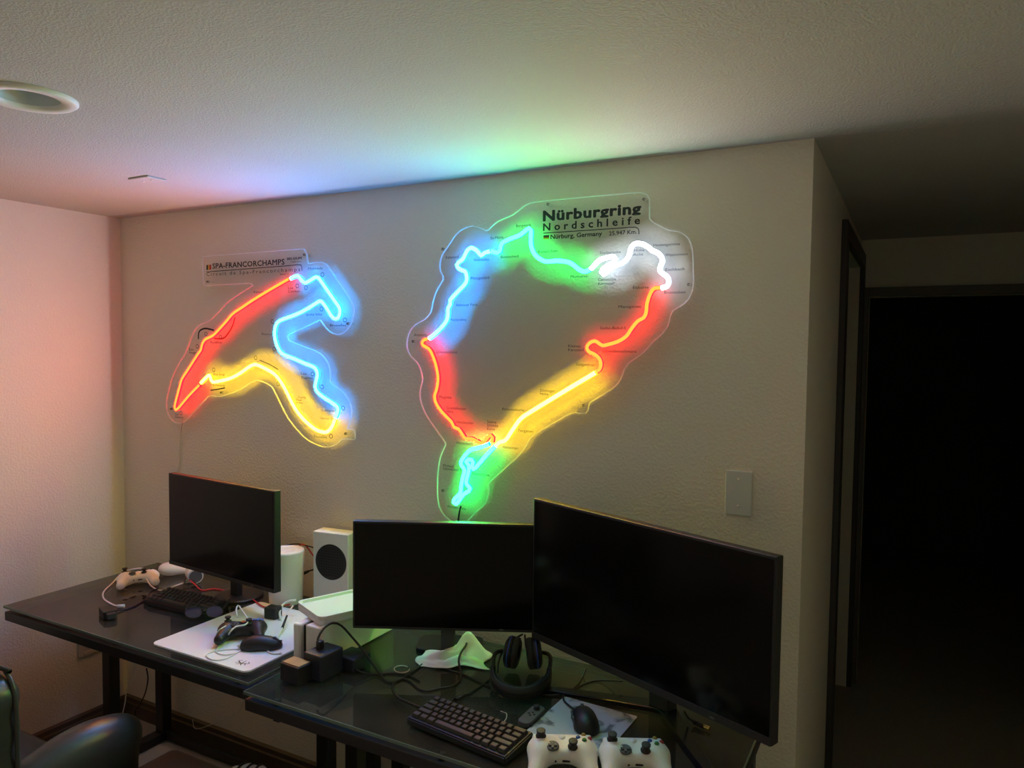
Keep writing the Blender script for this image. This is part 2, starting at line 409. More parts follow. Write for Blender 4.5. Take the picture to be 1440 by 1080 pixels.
def sheet(outline, parent):
    P = [at(x, y, 1, YBD1) for x, y in outline]
    S = spline([(p[0], p[2], 0) for p in P], .012, True)
    v2 = [Vector((s[0], s[1], 0)) for s in S]; n = len(v2)
    tri = tessellate_polygon([v2])
    v = [(a.x, YBD1, a.y) for a in v2] + [(a.x, YBD0, a.y) for a in v2]
    f = [tuple(t) for t in tri] + [tuple(n + i for i in t[::-1]) for t in tri]
    me = pyd('acrylic_panel', v, f); bm = bmesh.new(); bm.from_mesh(me); bmesh.ops.recalc_face_normals(bm, faces=bm.faces); bm.to_mesh(me); bm.free()
    pan = link('acrylic_panel', me, ACRYL, parent)
    v = [(a.x, YBD1 - .0003, a.y) for a in v2] + [(a.x, YBD0, a.y) for a in v2]
    # raised white band imitating the glow of light guided to the sheet's edge
    cen = []
    for i in range(n):
        a = v2[i - 1]; b = v2[(i + 1) % n]; t = (b - a).normalized(); cen.append(Vector((-t.y, t.x, 0)))
    area = sum(v2[i - 1].x * v2[i].y - v2[i].x * v2[i - 1].y for i in range(n)); sg = -1 if area > 0 else 1
    out = [v2[i] + cen[i] * sg * .0024 for i in range(n)]
    v = [(a.x, YBD0, a.y) for a in v2] + [(a.x, YBD1 - .0025, a.y) for a in v2] + [(a.x, YBD1 - .0025, a.y) for a in out] + [(a.x, YBD0, a.y) for a in out]
    f = []
    for i in range(n):
        j = (i + 1) % n
        for q in range(3): f.append((q * n + i, q * n + j, (q + 1) * n + j, (q + 1) * n + i))
    me = pyd('acrylic_edge_glow', v, f); bm = bmesh.new(); bm.from_mesh(me); bmesh.ops.recalc_face_normals(bm, faces=bm.faces); bm.to_mesh(me); bm.free()
    link('edge_glow_rim', me, AEDGE, pan)
    return pan
YT = YBD1 - .0006
def labels(name, lst, parent, cap=3.3, m=PRINT, bold=.012):
    for s, x0, y, x1, y1 in lst: link(name, text_mesh(s, (x0, y), (x1, y1), cap, YT, bold), m, parent)
def stroke(px, wid):
    P = [at(x, y, 1, YT) for x, y in px]; S = spline([(p[0], p[2], 0) for p in P], .006); k = len(S); v = []; f = []
    for i in range(k):
        t = S[min(i + 1, k - 1)] - S[max(i - 1, 0)]; t = t / (np.linalg.norm(t) + 1e-12)
        for s in (-1, 1): v.append((S[i][0] - t[1] * s * wid / 2, YT, S[i][1] + t[0] * s * wid / 2))
    for i in range(k - 1): f.append((2 * i, 2 * i + 1, 2 * i + 3, 2 * i + 2))
    return pyd('s', v, f)
def patch(px0, py0, px1, py1):
    a = at(px0, py0, 1, YT); b = at(px1, py1, 1, YT)
    return pyd('q', [(a[0], YT, a[2]), (b[0], YT, a[2]), (b[0], YT, b[2]), (a[0], YT, b[2])], [(0, 1, 2, 3)])
def ring(px, py, r=.0085, w=.0022, n=20):
    c = at(px, py, 1, YT); v = []; f = []
    for i in range(n):
        t = 2 * math.pi * i / n
        for q in (r, r - w): v.append((c[0] + q * math.cos(t), YT, c[2] + q * math.sin(t)))
    for i in range(n): j = (i + 1) % n; f.append((2 * i, 2 * i + 1, 2 * j + 1, 2 * j))
    return pyd('r', v, f)
def standoffs(pxs, parent):
    for x, y in pxs:
        c = at(x, y, 1, YBD0)
        link('standoff', cyl('s', (c[0], 0, c[2]), (c[0], YBD0 - .0002, c[2]), .004, n=12), ACRYL, parent)

# -- the smaller sign
sa = thing('neon_sign', 'red, yellow and blue neon race track outline on clear acrylic in the wall corner', 'neon sign', (.85, 0, 1.6))
sa_in = Matrix.Translation((.85, 0, 1.6))
def fixparent(t):
    for ch in t.children: ch.matrix_parent_inverse = Matrix.Translation(t.location).inverted()
spa_blue = [(408.9, 391.7), (414, 389.2), (418.5, 388), (421.5, 390), (424.5, 393.8), (429.4, 397.6), (435.6, 395), (443.3, 390.2), (447.8, 390.6), (452.2, 396.1), (461.1, 408.9), (471.1, 423.3), (477.4, 432.8), (478.3, 440), (476, 446.5), (471.5, 448.3), (466.7, 444.4), (458.9, 432.2), (453.3, 425), (449.4, 423.9), (444.4, 426.7), (432.2, 434.4), (416.7, 442.2), (400, 448.3), (392.2, 452.2), (388.3, 457.8), (386.7, 466), (387.2, 475.6), (390, 485.6), (394.4, 494.2), (400, 498.9), (412.2, 503.9), (427.8, 510.6), (440.5, 515.8), (445.4, 520.5), (446.8, 528), (444.6, 537.8), (443.9, 544.4), (446.7, 551.1), (455.6, 558.9), (467.8, 566.7), (475, 572.8), (475.2, 579), (472.2, 587.5)]
spa_yellow = [(471.7, 588.9), (467.8, 598.9), (463.3, 605), (457.2, 607.8), (447.8, 605.6), (438.9, 600), (427.8, 590), (417.8, 577.8), (410, 564.4), (402.2, 548.5), (394.4, 535.5), (385.6, 525.6), (372.2, 517.8), (362, 513.2), (356.5, 513), (350, 516.5), (336.7, 525.6), (323.3, 532.2), (307.8, 536.1), (299.5, 537), (297, 532.5), (295.2, 527.8), (291.8, 529.5), (283, 538.5)]
spa_red = [(281.5, 541), (266, 557), (250.5, 575), (247, 574), (247.4, 567.5), (252.2, 548.9), (256.7, 533.3), (264.4, 521.1), (278.2, 499.5), (283.3, 492), (285.6, 483.3), (290, 477.2), (300, 472), (307.8, 464.4), (318.9, 452.2), (328.4, 441.2), (341.1, 432.5), (357.5, 421.5), (382.5, 406.3), (407.3, 392.1)]
spa_out = [(286, 380), (286.5, 363), (292, 360.8), (350, 356.2), (420, 350.8), (428, 352), (431, 357.5), (432.3, 368), (434, 371.2), (444, 369.4), (454.4, 370), (461.1, 375.6), (472.2, 391.1), (487.8, 414.4), (495.6, 428.9), (497.2, 438.9), (494.4, 452.2), (487.8, 463.3), (477.8, 469.4), (467.8, 468.3), (458.9, 461.1), (450.5, 449.6), (448, 450), (427.8, 460), (406.7, 469.4), (403.9, 472.6), (405.6, 478.5), (409, 480.5), (427.8, 488.3), (446.7, 495.6), (455.6, 503.3), (462.2, 514.4), (464.4, 526.7), (464.2, 536.5), (466, 539.5), (481.1, 551.1), (490, 563.3), (493.9, 576.7), (492.2, 592.2), (488, 602.5), (490, 604), (496.7, 604.7), (498, 606), (499, 616.5), (497.5, 617.8), (482, 617.2), (472.2, 624.4), (461.1, 628.3), (450, 626.7), (432.2, 617.8), (416.7, 602.2), (403.3, 584.4), (393.3, 564.4), (385.6, 548.9), (380, 541.5), (366.7, 535.6), (361.5, 534.6), (352.2, 537.8), (338.9, 546.7), (325.6, 552.2), (307.8, 557.2), (297.8, 556.1), (293, 557), (275, 576), (259, 592.5), (248, 594.4), (240, 587.8), (235, 576.7), (235, 562.2), (238.9, 544.4), (244.4, 526.7), (252.2, 511.1), (259.4, 500), (263.3, 492.2), (270, 474.4), (274.4, 464.4), (282.2, 456.7), (294.4, 451.7), (306.7, 440), (320, 426), (338, 413), (356, 401.5), (352, 398.2), (300, 400.5), (288, 400.5)]
sheet(spa_out, sa)
flex('neon_tube_blue', spa_blue, 'blue', sa); flex('neon_tube_yellow', spa_yellow, 'yellow', sa); flex('neon_tube_red', spa_red, 'red', sa)
link('printed_title', join('title', [text_mesh('SPA-FRANCORCHAMPS', (299, 378.8), (400, 370.8), 7.2, YT, .025, 1.05)]), PRINT, sa)
link('printed_subtitle', join('sub', [text_mesh('Circuit de Spa-Francorchamps', (290.3, 389.3), (422, 380), 5.0, YT, .012, 1.35),
     text_mesh('BELGIUM', (404, 366), (424, 364), 3.2, YT, .035), text_mesh('7.004 Km.', (408.5, 369.8), (424, 368.2), 2.3, YT, .0),
     stroke([(290.2, 382.4), (340, 378.6), (400, 374), (420, 372.3), (424, 374), (424.6, 380.5)], .0028)]), PRINT, sa)
link('printed_flag_stripe', patch(290.2, 372.6, 292.6, 379.6), PRINT, sa); link('printed_flag_stripe', patch(292.6, 372.5, 294.4, 379.4), PYEL, sa); link('printed_flag_stripe', patch(294.4, 372.3, 297, 379.2), PRED, sa)
labels('printed_corner_name', [('Malmedy', 433.5, 379.5, 454, 378.5), ('Les', 405, 406.6, 412, 406.3), ('Combes', 405, 411.5, 421.5, 411), ('Jacky Ickx', 430.5, 443.8, 453, 443.4), ('Bruxelles', 464, 459.3, 486.5, 458.5), ('Pouhon', 368, 471.6, 383, 471.2), ('Les', 423.5, 527, 431, 526.8), ('Fagnes', 424, 533, 440, 532.6), ('Courbe', 419, 560.5, 430, 560), ('Paul', 416.5, 564, 424, 563.8), ('Frère', 416.5, 568, 425.5, 567.6), ('Campus', 453, 578.8, 470, 578.6), ('Sector 2', 450.5, 590, 467, 589.8), ('Stavelot', 441, 616, 460, 615.6), ('Raidillon', 296, 483.3, 312, 482.6), ('Eau', 266, 493, 272, 492.7), ('Rouge', 266, 497.4, 275.5, 497), ('La', 247, 584, 251, 584), ('Source', 246.5, 588.3, 257.5, 588), ('Sector 1', 393.5, 388.5, 405, 385), ('Bus Stop', 300, 528.3, 316, 527.6), ('Chicane', 300, 543.5, 316, 543), ('Kemmel', 357, 414, 371, 410)], sa)
for x, y in ((289.5, 469.5), (277.5, 487), (310, 474), (453.3, 386.2), (418, 402), (430.2, 404.5), (452, 434.5), (485, 450), (383, 452), (385.5, 491), (439.5, 526), (453, 544), (482.5, 574), (465.5, 613.5), (359.5, 503), (391, 540), (300.5, 520), (254.5, 581)): link('printed_corner_marker', ring(x, y), PRINT, sa)
for me in (stroke([(365, 506.5), (378, 512), (391, 519.5)], .004), stroke([(296, 548.8), (306, 547.4), (316.5, 545.4)], .005), stroke([(279, 477), (279.5, 468), (283, 463.6), (290, 462), (301, 464.5)], .007)): link('print_and_shadow_line', me, PRINT, sa)  # second stroke is a shadow painted as a dark line, the others are print
link('printed_old_layout', join('old', [stroke([(330.5, 446), (327, 458), (320, 470), (313, 476), (301, 476)], .006)]), PRED, sa)
standoffs([(291, 396), (427, 358), (488, 455), (485, 610), (240, 575), (310, 552)], sa)
fixparent(sa)
cw = link('sign_wire', tube('w', [at(257, 593, 1, -.046), at(254.5, 610, 1, -.012), at(252.5, 640, 1, -.006), at(252, 655, 1, -.005), at(247, 668, 1, -.01), at(243, 690, 1, -.02), at(240, 740, 1, -.03), at(238, 790, 1, -.03)], .0022, 6), CLRC)
tag(cw, 'thin clear wire hanging down the wall from the red end of the smaller neon sign', 'wire')

# -- the bigger sign
sb = thing('neon_sign', 'large multicoloured neon race track outline with bold title on clear acrylic', 'neon sign', (2.1, 0, 1.6))
n_blue = [(603.8, 476.4), (613.5, 468.5), (624.6, 456.5), (629.3, 448.5), (630.4, 440.7), (630.4, 434), (633.5, 428), (633.6, 422.6), (636.7, 418.3), (644.1, 410.2), (654, 399.8), (656.8, 393.3), (656.4, 387.2), (654.4, 381.8), (651, 380.3), (645.9, 378), (642.8, 373), (645.1, 369), (651, 364.8), (654.5, 358.2), (657.6, 352.3), (662.5, 348.6), (668.1, 350.6), (672.6, 354.4), (676.8, 359.5), (681.8, 355.6), (690, 353.3)]
n_green = [(691, 353.4), (700.1, 355.4), (703.4, 352.9), (704.7, 345.4), (707.4, 341), (720, 335), (730, 331.3), (735.6, 327.6), (743.5, 321.3), (747, 324.1), (746.7, 337), (747.8, 348.1), (753.1, 359), (760.6, 364.8), (768.9, 367.8), (783.7, 366.8), (799, 368.6), (806.8, 372.8), (815.2, 379.5), (822.8, 381.9), (829.8, 379.2)]
n_white = [(830.8, 378.6), (835.8, 373), (843.5, 365.6), (854.2, 362.2), (862.6, 360.6), (865.8, 363.8), (863, 368.3), (854.9, 373.6), (847.6, 378.4), (845.6, 382.8), (848.8, 386), (853, 383.2), (857.4, 378.4), (863.3, 374.6), (873.3, 370.6), (880.9, 365.2), (884.9, 358.6), (886.4, 351.2), (890.2, 344.6), (896.7, 342.2), (905, 343.9), (911.7, 347.6), (917, 352.3), (924.2, 355.2), (930.4, 361.7), (931.5, 368.3), (928.6, 375), (928.6, 381.4), (933.3, 385.6), (939, 390), (940.3, 396.7), (937.6, 402.7), (930, 405)]
n_red2 = [(929, 405), (921.5, 405.2), (917, 409.4), (913.3, 417), (910.2, 427.8), (909.2, 438.9), (906, 446.5), (896.7, 452.2), (887.8, 463.3), (881.1, 473), (870, 480), (856.7, 484.2), (847.8, 485.8), (842.2, 482.2), (836.7, 479.6), (830, 482.2), (826, 487.8), (828.2, 494), (837.8, 499), (844, 505.6), (845.4, 514), (843, 520), (838.8, 523)]
n_yellow = [(837.8, 523.8), (788.9, 553), (745, 580), (736, 586), (729.6, 592.2), (720, 606), (711.1, 618.8), (703, 621.8), (697.4, 626.6)]
n_green2 = [(696.6, 627.2), (684.2, 640.1), (669, 657.6), (665.2, 659.6), (663.8, 656.9), (665.6, 650), (663.4, 646.6), (658, 646.6), (655.4, 649.3), (659.8, 654.5), (659, 664.2), (656.2, 675), (656.6, 681), (661.4, 686.6), (659.8, 690), (651.7, 695.6), (645.7, 703.9), (641.5, 708.7), (637.9, 706), (640, 701.3), (647.5, 693), (649.1, 682.2), (651.5, 670.2), (653.6, 660.7), (648.5, 652.3), (651.9, 643.7), (661.4, 633.2), (674.6, 629.3), (688.5, 624)]
n_red1 = [(692.6, 621.8), (693.6, 615.6), (690.4, 611.9), (686.8, 614.8), (682.7, 620.5), (676.6, 622.8), (670.5, 619.7), (663.4, 616.8), (655.4, 616.4), (650.1, 609.5), (646, 603.6), (638.9, 600), (635.8, 593.4), (627.7, 585), (619.5, 575.8), (613.6, 565.7), (612.1, 556.5), (614.5, 548.3), (616.4, 538.2), (616.4, 527.4), (613.3, 511.8), (608.5, 498.5), (604, 490.8), (595.6, 485.4), (594.2, 482.2), (597.2, 478), (602.6, 476.6)]
n_out = [(577.5, 500), (572.8, 488.9), (573.2, 476.9), (577.4, 464.8), (584.8, 456.5), (597.8, 449.1), (606.1, 439.8), (608.9, 426.9), (613.5, 411.1), (620, 399.8), (623.6, 393.3), (623.4, 388.8), (619.9, 381.1), (619.2, 369.7), (623, 357.4), (631.4, 345.2), (640.6, 331.5), (649, 323.8), (655.8, 320.4), (664.4, 318.2), (676, 321.5), (683, 325), (687, 324), (691.1, 319.4), (698.5, 313), (710.6, 307.2), (720.7, 303), (733.3, 293.3), (742, 287.5), (752, 284.8), (785.4, 281.2), (856.3, 274.7), (901.1, 271.4), (909.4, 274.1), (912.7, 280.6), (912.9, 295), (913, 308), (917, 312.6), (928, 318.5), (940, 324.4), (955.6, 326.9), (968.2, 336.7), (973.1, 353.3), (974.2, 384.4), (974, 402.2), (967.5, 420), (957, 429.5), (945, 437.2), (942, 444), (938.9, 456.7), (931, 468.5), (918.5, 479.3), (903.7, 495.6), (883.3, 510.4), (876.9, 519.6), (872.2, 532.6), (861.1, 545.6), (830, 565), (827.2, 570), (826.5, 577), (823, 580.6), (812, 580.8), (801.9, 581), (751.9, 610.4), (740.7, 624.5), (728, 641), (712, 655.5), (690, 676), (686.2, 681), (687, 693.2), (681.8, 708.2), (668.8, 719.1), (657.2, 731.5), (645, 737), (635.2, 733.2), (622.2, 721), (616, 701), (616.2, 667.3), (619.6, 643), (627, 626), (626.5, 622.5), (614.4, 605.1), (598.9, 581.8), (591.3, 561.1), (591.3, 548.1), (594.6, 532.6), (589.8, 514.4), (583, 505.5)]
sheet(n_out, sb)
for nm, px, c in (('neon_tube_blue', n_blue, 'blue'), ('neon_tube_green', n_green, 'green'), ('neon_tube_white', n_white, 'white'), ('neon_tube_red', n_red2, 'red'), ('neon_tube_yellow', n_yellow, 'yellow'), ('neon_tube_green', n_green2, 'green'), ('neon_tube_red', n_red1, 'red')):
    flex(nm, px, c, sb)
link('printed_title', join('t', [text_mesh('Nürburgring', (764.3, 309.2), (900.6, 301.6), 13.8, YT, .055, 1.08, .3)]), PRINT, sb)
link('printed_subtitle', join('t', [text_mesh('Nordschleife', (764, 324.2), (899.6, 315.2), 10.2, YT, .03, 1.6),
     text_mesh('Nürburg, Germany', (774.3, 336.4), (846.5, 331), 6.0, YT, .03), text_mesh('25.947 Km.', (856.5, 331.2), (895.5, 328.4), 5.6, YT, .018),
     stroke([(764, 327.9), (800, 325.6), (860, 321.6), (893, 319.4), (897, 321), (898.3, 324), (898.5, 329.5)], .0026)]), PRINT, sb)
for i, m_ in enumerate((PRINT, PRED, PYEL)): link('printed_flag_stripe', patch(764.2, 331 + i * 1.75, 772.2, 331 + (i + 1) * 1.75), m_, sb)
labels('printed_corner_name', [('Bergwerk', 726, 319.3, 747, 318.3), ('Ex-Mühle', 690, 336.8, 708, 335.2), ('Breidscheid', 704.3, 363.2, 729, 362), ('Wehrseifen', 666, 367.6, 687.5, 366.5), ('Kallenhard', 627, 364, 645, 363), ('Metzgesfeld', 662, 393.2, 688, 392.2), ('Adenauer Forst', 641, 430.8, 671.5, 430), ('Fuchsröhre', 634, 451.6, 655.5, 451.2), ('Aremberg', 582.3, 473, 600, 472.6), ('Schwedenkreuz', 613.3, 496.8, 643, 497), ('Flugplatz', 618, 560.2, 635, 560.4), ('Quiddelbacher', 628, 575.8, 655.5, 576.3), ('Höhe', 628, 580.4, 637.5, 580.6), ('Hocheichen', 642.5, 595.8, 665.5, 596.2), ('Hatzenbach', 642, 625, 664.5, 625.6), ('Sabine', 685, 595.2, 698, 595.4), ('Schmitz', 685, 600, 700.5, 600.4), ('Kurve', 685, 605, 695.8, 605.3), ('Antoniusbuche', 705.5, 577.3, 737.3, 578), ('Döttinger', 759.5, 551.2, 780.5, 551.4), ('Höhe', 759.5, 555.6, 771, 555.8), ('Tiergarten', 728, 607.6, 749.5, 608), ('Hohenrain', 707, 631, 728.5, 631.6), ('Michael', 623, 656.8, 637.5, 657.2), ('Schumacher-S', 623, 661.4, 648.5, 662), ('Ravenol-Kurve', 664.5, 668.6, 688, 669), ('Mercedes-Arena', 629.5, 715.4, 655, 716), ('Galgenkopf', 810, 514.3, 838, 514.6), ('Kleines', 799, 488.4, 816, 488.4), ('Karussell', 799, 493.8, 820.5, 493.8), ('Schwalbenschwanz', 846.5, 495.6, 895, 495.8), ('Stefan-Bellof-S', 844, 463.3, 880, 463), ('Pflanzgarten', 869.5, 433.2, 901.5, 432.8), ('Eiskurve', 890, 406.3, 912.5, 405.6), ('Brünnchen', 934, 413, 964, 412.6), ('Eschbach', 936, 380.8, 962.5, 380.2), ('Wippermann', 935.5, 360.2, 967, 359), ('Hedwigshöhe', 919, 346.4, 956, 345), ('Hohe', 892, 354, 906, 353.2), ('Acht', 890, 360, 904.5, 359.2), ('Steilstrecke', 843.5, 357.4, 873, 356), ('Caracciola', 841, 395, 866, 394.4), ('Karussell', 841, 400.6, 863.5, 400.2), ('Mutkurve', 802.5, 391, 826, 390), ('Kesselchen', 757, 355.8, 783.5, 354.6)], sb, cap=3.9)
link('printed_maker_mark', join('mk', [stroke([(804 + i * 4.2, 576), (805.5 + i * 4.2, 571), (807 + i * 4.2, 575.5), (808.2 + i * 4.2, 571)], .002) for i in range(4)]), mat('pale_print', (.45, .45, .42), .6), sb)
standoffs([(770, 287), (905, 280), (968, 400), (622, 350), (580, 480), (622, 690), (820, 570)], sb)
fixparent(sb)
cw = link('sign_wire', tube('w', [at(648, 712, 1, -.046), at(646, 720, 1, -.012), at(644, 735, 1, -.008), at(642, 760, 1, -.01), at(640, 860, 1, -.02)], .0028, 6), BLKC)
tag(cw, 'short dark wire running down the wall from the big neon sign', 'wire')

# ------------------------------------------------------------------ plates, vents and lamp on walls and ceiling
def blank_plate(t, sx, sz, pm=None):
    me = boxes('plate', [(-sx / 2, sx / 2, -.006, 0, -sz / 2, sz / 2)], .0028, 3); link('cover', me, pm or WHP, t)
    for z in (-.037, .037):
        link('screw', join('s', [cyl('s', (0, -.0055, z * sz / .1244), (0, -.0085, z * sz / .1244), .0042, .003, 12)]), CHROME, t)
c = .5 * (at(1039.5, 662, 1, 0) + at(1038.5, 724, 1, 0))
t = thing('wall_plate', 'blank white wall plate with two screws near the wall edge above the biggest monitor', 'wall plate', (c[0], 0, c[2])); blank_plate(t, .0735, .1265, mat('wall_plate_grey', (.64, .66, .64), .5))
t = thing('ceiling_plate', 'blank white cover plate with two screws on the ceiling near the corner', 'ceiling plate', (.850, -.47, HC), group=None)
blank_plate(t, .105, .072, mat('ceiling_plate_paint', (.54, .535, .51), .7))
for ch in t.children:
    if ch.name.startswith('screw'): ch.data.transform(Matrix.Rotation(math.pi / 2, 4, 'Y'))
for ch in t.children: pass
t.rotation_euler = (math.pi / 2, 0, 0)
# left-wall framed vent/access panel
t = thing('wall_panel', 'wall-coloured framed access panel on the left wall behind the desk', 'access panel', (0, -.155, .46))
PANELM = mat('panel_paint', (.52, .47, .39), .6)
link('panel_frame', boxes('f', [(0, .012, -.075, -.055, -.118, .118), (0, .012, .055, .075, -.118, .118), (0, .012, -.055, .055, .098, .118), (0, .012, -.055, .055, -.118, -.098)], .002), PANELM, t)
link('panel_door', boxes('f', [(0, .006, -.055, .055, -.098, .098)], .001), PANELM, t)
for k in range(4): link('louver', boxes('f', [(.005, .010, -.04 + k * .024, -.032 + k * .024, -.085, .085)], .0015), PANELM, t)
# recessed downlight, switched off
t = thing('recessed_downlight', 'round white recessed ceiling light switched off', 'ceiling light', (LAMP_AT[0], LAMP_AT[1], HC))
link('trim_ring', lathe('r', [(.066, .0), (.068, -.006), (.094, -.009), (.101, -.004), (.101, 0)], 48), WHM, t)
CAN = mat('can_interior', (.55, .62, .60), .5)
bm = bmesh.new()
link('baffle', lathe('b', [(.067, -.002), (.060, .04), (.055, .075), (.0, .078)], 48), CAN, t)
link('bulb', lathe('b', [(.0, .03), (.03, .034), (.042, .05), (.045, .074)], 32), WHM, t)

# ------------------------------------------------------------------ desks
ZT = .755
def desk(name, label, x0, x1, y0, y1, legx, leg_front, leg_rear):
    t = thing(name, label, 'desk', ((x0 + x1) / 2, (y0 + y1) / 2, 0)); L = t.location
    def loc(b): return (b[0] - L.x, b[1] - L.x, b[2] - L.y, b[3] - L.y, b[4], b[5])
    g = link('glass_top', boxes('g', [loc((x0, x1, y0, y1, ZT - .008, ZT))]), GLASS, t)
    e = .0025
    link('glass_edge', boxes('ge', [loc((x0 - e, x1 + e, y0 - e, y0, ZT - .0085, ZT - .0003)), loc((x0 - e, x1 + e, y1, y1 + e, ZT - .0085, ZT - .0003)), loc((x0 - e, x0, y0, y1, ZT - .0085, ZT - .0003)), loc((x1, x1 + e, y0, y1, ZT - .0085, ZT - .0003))]), GEDGE, g)
    zr0, zr1 = .700, .733
    rw = .045
    for b in ((x0, x1, y0, y0 + rw), (x0, x1, y1 - rw, y1)):
        link('long_rail', boxes('r', [loc((*b, zr0, zr1))], .003), STEEL, t)
    for b in ((x0, x0 + rw, y0 + rw, y1 - rw), (x1 - rw, x1, y0 + rw, y1 - rw)):
        link('end_rail', boxes('r', [loc((*b, zr0, zr1))], .003), STEEL, t)
    for px in (x0 + .10, x1 - .06, (x0 + x1) / 2):
        for py in (y0 + .022, y1 - .022):
            link('glass_spacer', cyl('s', (px - L.x, py - L.y, zr1 - .001), (px - L.x, py - L.y, ZT - .008), .008, n=14), BLKP, t)
    for lx in legx:
        for ly in (leg_front, leg_rear):
            link('leg', boxes('l', [loc((lx - .025, lx + .025, ly - .022, ly + .022, .03, zr0 + .001))], .003), STEEL, t)
        link('floor_bar', boxes('l', [loc((lx - .025, lx + .025, y0 + .06, y1 - .01, .005, .04))], .003), STEEL, t)
        link('top_bar', boxes('l', [loc((lx - .02, lx + .02, y0 + rw, y1 - rw, zr0 - .005, zr0 + .022))], .002), STEEL, t)
    link('back_brace', boxes('l', [loc((legx[0] + .02, legx[1] - .02, leg_rear - .012, leg_rear + .012, .008, .045))], .003), STEEL, t)
    return t
desk('glass_desk', 'smoked glass desk with black steel frame in the room corner, holding the white mousepad', .278, 1.530, -.660, -.035, (.352, 1.497), -.305, -.070)
desk('glass_desk', 'smoked glass desk with black steel frame holding the two larger monitors and headset', 1.562, 2.850, -.702, -.065, (1.655, 2.80), -.345, -.110)

# ------------------------------------------------------------------ monitors
def monitor(name, label, cx, cy, zb, yaw, W, Hh, neck_back, kind, chin=.018):
    t = thing(name, label, 'monitor', (cx, cy, ZT), yaw)
    z0 = zb - ZT
    th = .028
    body = link('housing', boxes('h', [(-W / 2, W / 2, 0, th, z0, z0 + Hh)], .003, 2), BLKP, t)
    link('rear_bulge', boxes('h', [(-W * .33, W * .33, th, th + .03, z0 + .06, z0 + Hh * .78)], .012, 3), BLKP, t)
    b = .007
    link('screen', boxes('s', [(-W / 2 + b, W / 2 - b, -.0012, .002, z0 + chin, z0 + Hh - b)]), SCREEN, t)
    link('lower_bezel', boxes('s', [(-W / 2 + .002, W / 2 - .002, -.003, .003, z0 + .001, z0 + chin)], .001), BLKS, t)
    link('power_button', boxes('s', [(W * .3, W * .3 + .012, -.0038, 0, z0 + .005, z0 + .009)]), GREYP, t)
    ny = neck_back
    if kind == 'v':
        link('neck', boxes('n', [(-.032, .032, ny - .025, ny + .02, .008, z0 + Hh * .55)], .006), BLKS, t)
        link('arm', boxes('n', [(-.03, .03, th + .01, ny, z0 + Hh * .42, z0 + Hh * .58)], .004), BLKP, t)
        for s in (-1, 1):
            a = math.radians(57); d_ = np.array((s * math.sin(a), -math.cos(a))); pn = np.array((-d_[1], d_[0])); o = np.array((s * .012, ny))
            p = [o + pn * .026, o + d_ * .33 + pn * .012, o + d_ * .33 - pn * .012, o - pn * .026]
            link('stand_leg', plate('l', [tuple(q) for q in p], .0, .011, .002), mat('gloss_black', (.012, .011, .016), .18), t)
    else:
        link('neck', boxes('n', [(-.022, .022, ny - .012, ny + .012, .006, z0 + Hh * .5)], .004), BLKS, t)
        link('arm', boxes('n', [(-.022, .022, th + .01, ny, z0 + Hh * .38, z0 + Hh * .52)], .003), BLKP, t)
        if kind == 'round':
            me = lathe('b', [(0, 0), (.085, 0), (.09, .003), (.089, .008), (.075, .010), (0, .011)], 40); me.transform(Matrix.Translation((0, ny + .012, 0)))
            link('stand_base', me, BLKP, t)
        else:
            link('stand_base', plate('b', rrect(0, ny + .045, .21, .12, .03), 0, .012, .003), mat('gloss_black2', (.01, .011, .012), .15), t)
    return t
monitor('monitor', 'black monitor on a thin neck standing beside the white cylinder, screen off', .925, -.252, .850, math.radians(-4.6), .625, .360, .075, 'round', .014)
monitor('monitor', 'mid-sized black monitor between the white console and the biggest monitor', 1.948, -.288, .862, math.radians(26), .556, .327, .10, 'square', .008)
big = monitor('monitor', 'biggest black monitor on a V-shaped stand at the desk end', 2.562, -.345, .862, math.radians(-21.5), .776, .414, .125, 'v', .020)

# ------------------------------------------------------------------ keyboards
KEYROWS = [[1] * 13 + [2], [1.5] + [1] * 12 + [1.5], [1.75] + [1] * 11 + [2.25], [2.25] + [1] * 10 + [2.75], [1.25, 1.25, 1.25, 6.25, 1.25, 1.25, 1.25, 1.25]]
_keymesh = {}
def keycap(wd):
    if wd in _keymesh: return _keymesh[wd]
    u = .0190; w2 = wd * u / 2 - .0007; d2 = u / 2 - .0007; h = .0085
    v = [(-w2, -d2, 0), (w2, -d2, 0), (w2, d2, 0), (-w2, d2, 0), (-w2 + .0028, -d2 + .003, h), (w2 - .0028, -d2 + .003, h), (w2 - .0028, d2 - .002, h), (-w2 + .0028, d2 - .002, h)]
    bm = bmesh.new(); vs = [bm.verts.new(q) for q in v]
    for q in ((3, 2, 1, 0), (4, 5, 6, 7), (0, 1, 5, 4), (1, 2, 6, 5), (2, 3, 7, 6), (3, 0, 4, 7)): bm.faces.new([vs[i] for i in q])
    bmesh.ops.bevel(bm, geom=list(bm.edges), offset=.0009, segments=1, affect='EDGES')
    _keymesh[wd] = bm_mesh('keycap', bm); return _keymesh[wd]
